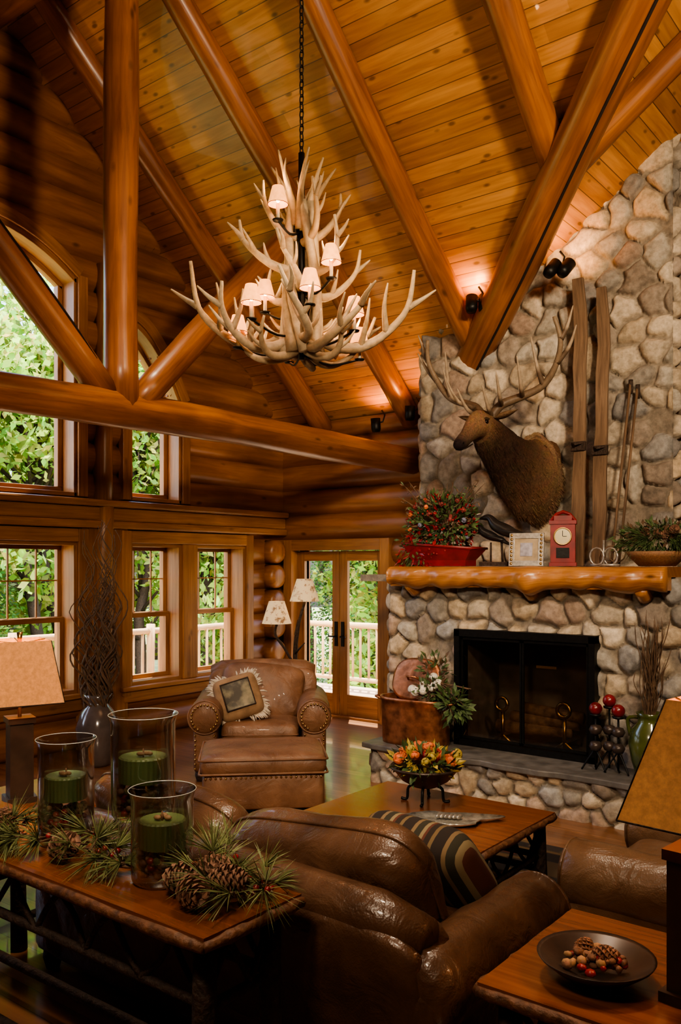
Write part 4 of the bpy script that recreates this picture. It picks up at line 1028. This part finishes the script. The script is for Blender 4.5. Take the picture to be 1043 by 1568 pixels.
for an,s_,z_ in ((10,.48,3.58),(75,.44,3.66),(130,.46,3.55),(190,.50,3.72),(250,.44,3.60),(310,.44,3.70)): cantler(mb,base+an,z_,s_,.04,.08,1 if an%4 else -1,.30,3,1.1)
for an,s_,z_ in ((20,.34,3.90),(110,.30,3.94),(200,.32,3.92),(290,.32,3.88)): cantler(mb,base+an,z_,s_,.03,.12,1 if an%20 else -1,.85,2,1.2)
for i in range(6):
    a=i*1.047+U(-.2,.2);col=random.choice(bone);r_=U(.14,.24);sw=U(-.5,.5);zz=4.0+U(-.05,.05)
    pts=[Vector((cc.x+math.cos(a+sw*t)*(.03+r_*t**1.4),cc.y+math.sin(a+sw*t)*(.03+r_*t**1.4),zz+.42*t)) for t in (0,.25,.5,.75,1)]
    P=cat(pts,3);mb.tube(P,[.034-.028*k_/(len(P)-1) for k_ in range(len(P))],8,0,True,.04,[col]*len(P))
    e=pts[2]+Vector((math.cos(a+1)*.08,math.sin(a+1)*.08,.16));mb.tube(cat([pts[2],(pts[2]+e)/2+Vector((math.cos(a)*.02,math.sin(a)*.02,-.01)),e],3),[.018,.016,.014,.012,.009,.006,.002],7,0,True,0,[col]*7)
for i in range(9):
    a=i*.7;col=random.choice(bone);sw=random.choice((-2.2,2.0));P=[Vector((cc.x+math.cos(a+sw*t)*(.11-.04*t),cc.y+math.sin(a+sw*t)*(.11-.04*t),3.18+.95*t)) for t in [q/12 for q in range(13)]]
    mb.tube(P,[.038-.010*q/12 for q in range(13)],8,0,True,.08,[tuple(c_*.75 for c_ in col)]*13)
mb.tube([(cc.x,cc.y,3.15),(cc.x,cc.y,4.46)],.02,8,1)
lights=[(-.14,-.14,4.08),(.19,-.20,3.70),(-.24,.1,3.58),(-.29,-.28,3.43),(-.41,.05,3.34),(.07,-.46,3.46),(.33,-.20,3.38),(.37,.2,3.30),(-.10,.36,3.32),(.16,.36,3.32)]
for i,(l,f_,z) in enumerate(lights):
    p=lf(l,f_,z);q=p-Vector((0,0,.10))
    mb.tube([q,p],.012,8,3);mb.lathe([(0,0),(.03,.003),(.035,.012),(0,.012)],14,tuple(q-Vector((0,0,.01))),1)
    ctr=Vector((cc.x,cc.y,q.z-.02));mb.tube(cat([ctr,(ctr+q)/2-Vector((0,0,.05)),q],4),.008,6,1)
    mb.lathe([(.064,-.005),(.036,.105),(.034,.105),(.062,-.005)],20,tuple(p),2)
    mb.tube([(p.x+.064*math.cos(t*.3142),p.y+.064*math.sin(t*.3142),p.z-.004) for t in range(21)],.002,5,5,False)
    mb.sell(p+Vector((0,0,.03)),(.013,.013,.024),1,1,8,6,4)
ch=mb.obj('antler_chandelier',[M_antl,M_black,M_shade,M_candlew,M_bulb,M_bark])
for i,(l,f_,z) in enumerate(lights):
    L=bpy.data.lights.new('candle_bulb','POINT');L.energy=3.0;L.color=(1,.58,.26);L.shadow_soft_size=.02
    o=bpy.data.objects.new('candle_bulb',L);scene.collection.objects.link(o);o.location=lf(l,f_,z+.14);o.parent=ch
mb=MB();z=4.44;i=0
while z<RZ-.36:
    a=Vector((1,0,0)) if i%2 else Vector((0,1,0));n=12
    pts=[Vector((cc.x,cc.y,z+.03))+a*.014*math.cos(t*6.283/n)+Vector((0,0,.031))*math.sin(t*6.283/n) for t in range(n+1)]
    mb.tube(pts,.0042,6,0,False);z+=.047;i+=1
mb.tube([(cc.x,cc.y,RZ-.36),(cc.x,cc.y,RZ-.2)],.03,10,0)
mb.obj('chandelier_chain',[M_black],parent=ch)
# ---------------------------------------------------------------- spotlights
def spotfix(name,p,d,energy,size=75,aim=None,color=(1,.46,.16),blend=.8,twin=False):
    p=Vector(p);d=Vector(d).normalized();mb=MB();Q=d.to_track_quat('Z','Y').to_matrix().to_4x4()
    for off in ((0,0,0),(.10,.06,.0)) if twin else ((0,0,0),):
        mb.M=Matrix.Translation(p+Vector(off))@Q
        mb.lathe([(0,-.10),(.045,-.095),(.055,-.06),(.055,.06),(.05,.06),(.048,-.03),(0,-.03)],24,(0,0,0),0)
        mb.lathe([(0,-.028),(.045,-.028)],20,(0,0,0),1)
    mb.M=Matrix.Translation(p);mb.tube([(0,.0,0),(.07,.04,.02),(.07,.08,.10),(.03,.08,.16)],.010,6,0)
    o=mb.obj(name,[M_black,M_bulb])
    L=bpy.data.lights.new(name+'_lamp','SPOT');L.energy=energy;L.color=color;L.spot_size=math.radians(size);L.spot_blend=blend;L.shadow_soft_size=.05
    lo=bpy.data.objects.new('spot_lamp',L);scene.collection.objects.link(lo);lo.location=p+d*.08;lo.rotation_euler=(-d).to_track_quat('Z','Y').to_euler();lo.parent=o
spotfix('spotlight',(3.46,-1.22,4.30),(-.1,.25,1),18,140,None,(1,.40,.10),.9,True)
spotfix('spotlight.001',(4.26,-1.20,4.46),(.3,.6,.75),30,140,None,(1,.46,.15),.9,True)
spotfix('spotlight.002',(1.72,-.33,3.46),(.0,-.1,1),15,150,None,(1,.40,.10),.9)
spotfix('spotlight.003',(2.33,-.55,3.50),(.1,-.1,1),16,150,None,(1,.40,.10),.9)
def add_fill(name,p,t,en,size=70,col=(1,.79,.56),soft=.25):  # unseen fill lamps, housings included, added only to brighten the room
    p=Vector(p);d=(Vector(t)-p);spotfix(name,p,d,en,size,None,col,1.0)
    bpy.data.objects[name].children[0].data.shadow_soft_size=soft
add_fill('spotlight.004',(8.4,-6.6,4.6),(4.0,-1.0,2.2),1250,58)
add_fill('spotlight.005',(6.6,-8.0,3.6),(2.6,-3.2,1.0),800,72)
add_fill('spotlight.006',(8.5,-5.4,4.6),(3.4,-2.2,5.8),1250,84,(1,.76,.5))
add_fill('spotlight.007',(5.2,-4.9,5.9),(5.4,-5.2,.5),520,90)
add_fill('spotlight.008',(2.9,-4.7,5.9),(2.6,-3.0,.4),380,60)
add_fill('spotlight.009',(6.0,-8.0,3.6),(4.9,-6.4,.8),260,80)
# ---------------------------------------------------------------- outdoors
mb=MB();mb.box(-60,60,-60,60,-2.6,-2.5,0);mb.obj('ground_lawn',[plain('grass',(.15,.18,.07),.9,0,.5,2)])
mb=MB()
def deckq(x0,x1,y0,y1): 
    mb.add([(x0,y0,-.06),(x1,y0,-.06),(x1,y1,-.06),(x0,y1,-.06)],[(0,1,2,3)],0,[[(y0,x0),(y0,x1),(y1,x1),(y1,x0)]],False)
deckq(-2.3,-.25,-11,2.5);deckq(-.25,6,.25,2.5)
for a in (-10,-6,-2,2): mb.box(-2.2,-2.0,a,a+.2,-2.5,-.07,1)
mb.obj('deck_floor',[M_deck,M_rail])
mb=MB()
def rail(a,b):
    a=Vector(a);b=Vector(b);L=(b-a).length
    mb.log(a+Vector((0,0,.93)),b+Vector((0,0,.93)),.045,.045,8);mb.log(a+Vector((0,0,.10)),b+Vector((0,0,.10)),.035,.035,8)
    n=int(L/.15)
    for i in range(n+1):
        p=a.lerp(b,i/n);post=(i%14==0)
        mb.log(p+Vector((0,0,-.06 if post else .08)),p+Vector((0,0,1.02 if post else .92)),.06 if post else .021,None,7,0,.006,3)
rail((-2.1,-11,0),(-2.1,2.3,0));rail((-2.1,2.3,0),(6,2.3,0))
mb.obj('deck_railing',[M_rail])
def leafmat(name,c):
    m=bpy.data.materials.new(name);m.use_nodes=True;nt=m.node_tree;nt.nodes.clear();L=nt.links
    o=N(nt,'ShaderNodeOutputMaterial');a=N(nt,'ShaderNodeAttribute',attribute_name='Col');d=N(nt,'ShaderNodeBsdfDiffuse');t=N(nt,'ShaderNodeBsdfTranslucent')
    L.new(a.outputs['Color'],d.inputs[0]);L.new(a.outputs['Color'],t.inputs[0]);mx=N(nt,'ShaderNodeMixShader');mx.inputs[0].default_value=.45
    L.new(d.outputs[0],mx.inputs[1]);L.new(t.outputs[0],mx.inputs[2]);L.new(mx.outputs[0],o.inputs[0]);return m
M_leaf=leafmat('tree_leaf',None)
def tree_mesh(kind,H):
    mb=MB();mb.tube([(U(-.1,.1)*i,U(-.1,.1)*i,H*.95*i/8) for i in range(9)],[.16*(1-.1*i) for i in range(9)],8,0)
    blobs=[]
    if kind==0:
        for _ in range(34):
            z=U(.16,1)*H;r=(1-abs(z/H-.55)*1.1)*2.6;a=U(0,6.28);q=U(.2,1)*r;c=Vector((q*math.cos(a),q*math.sin(a),z));blobs.append((c,U(.5,1.0)));mb.tube([(0,0,z*.75),c],[.05,.015],5,0)
        n=160
        for c,r in blobs:
            tone=U(.65,1.3);base=random.choice([(.30,.42,.09),(.38,.50,.13),(.22,.34,.07)])
            for _ in range(n):
                d=rv();p=c+d*r*U(.3,1);mb.col=tuple(min(.8,x*tone*U(.7,1.3)) for x in base);L=U(.07,.15);q=rv();s=q.cross(rv()).normalized()
                mb.add([p,p+q*L+s*L*.5,p+q*L*2,p+q*L-s*L*.5],[(0,1,2,3)],1,None,False)
    else:
        n=60
        for i in range(n):
            z=H*(.08+.92*i/n);r=(1-i/n)*1.7+.15
            for j in range(6):
                a=U(0,6.28);e=Vector((r*math.cos(a),r*math.sin(a),z-.25*r))
                for _ in range(12):
                    t=U(.15,1);p=Vector((0,0,z)).lerp(e,t)+rv()*.1;mb.col=tuple(x*U(.6,1.4) for x in (.08,.15,.05));q=(Vector((math.cos(a),math.sin(a),-.3))+rv()*.8).normalized();s=q.cross(rv()).normalized();L=U(.10,.2)
                    mb.add([p,p+q*L*.5+s*L*.22,p+q*L,p+q*L*.5-s*L*.22],[(0,1,2,3)],1,None,False)
    mb.col=(1,1,1)
    return mb
def place(mbt,first,locs):
    o=mbt.obj(first,[M_bark,M_leaf]);me=o.data;o.location=locs[0][:3];o.rotation_euler=(0,0,U(0,6));o.scale=(locs[0][3],)*3
    for i,l in enumerate(locs[1:]):
        q=bpy.data.objects.new('%s.%03d'%(first,i+1),me);scene.collection.objects.link(q);q.location=l[:3];q.rotation_euler=(0,0,U(0,6));q.scale=(l[3],)*3
L1=[];L2=[];L3=[]
for _ in range(12): L1.append((U(-18,-9),U(-6,14),-2.5,U(1.05,1.4)))
for _ in range(10): L2.append((U(-24,-11),U(-4,18),-2.5,U(1.1,1.5)))
for _ in range(7): L1.append((U(-8,4),U(9,20),-2.5,U(.85,1.15)))
for _ in range(9): L3.append((U(-20,-9),U(-3,18),-2.5,U(.7,1.1)))
for _ in range(6): L3.append((U(-8,5),U(9,18),-2.5,U(.8,1.2)))
L2+= [(-3.5,8.5,-2.5,.95),(-6.2,10.5,-2.5,1.0),(-8.5,13.5,-2.5,1.1),(-5.0,13.0,-2.5,1.0)];L3+=[(-4.8,9.4,-2.5,.9),(-7.2,12.0,-2.5,1.0)]
place(tree_mesh(0,9.5),'maple_tree',L1);place(tree_mesh(0,8),'birch_tree',L2);place(tree_mesh(1,9),'fir_tree',L3)
# ---------------------------------------------------------------- daylight
w=bpy.data.worlds.new('world');scene.world=w;w.use_nodes=True;nt=w.node_tree;bg=nt.nodes['Background']
sk=nt.nodes.new('ShaderNodeTexSky');sk.sky_type='NISHITA';sk.sun_disc=False;sk.sun_elevation=math.radians(52);sk.sun_rotation=math.radians(150);sk.air_density=1.0;sk.dust_density=5
nt.links.new(sk.outputs[0],bg.inputs[0]);bg.inputs[1].default_value=1.6
s=bpy.data.lights.new('sun','SUN');s.energy=24;s.angle=.01;s.color=(1,.95,.86);so=bpy.data.objects.new('sun',s);scene.collection.objects.link(so)
so.rotation_euler=(Vector((-.25,.35,1.3))).to_track_quat('Z','Y').to_euler()
scene.view_settings.view_transform='AgX'
try: scene.view_settings.look='AgX - Medium High Contrast'
except Exception as e: print(e)
print('VERTS',sum(len(m.vertices) for m in bpy.data.meshes))
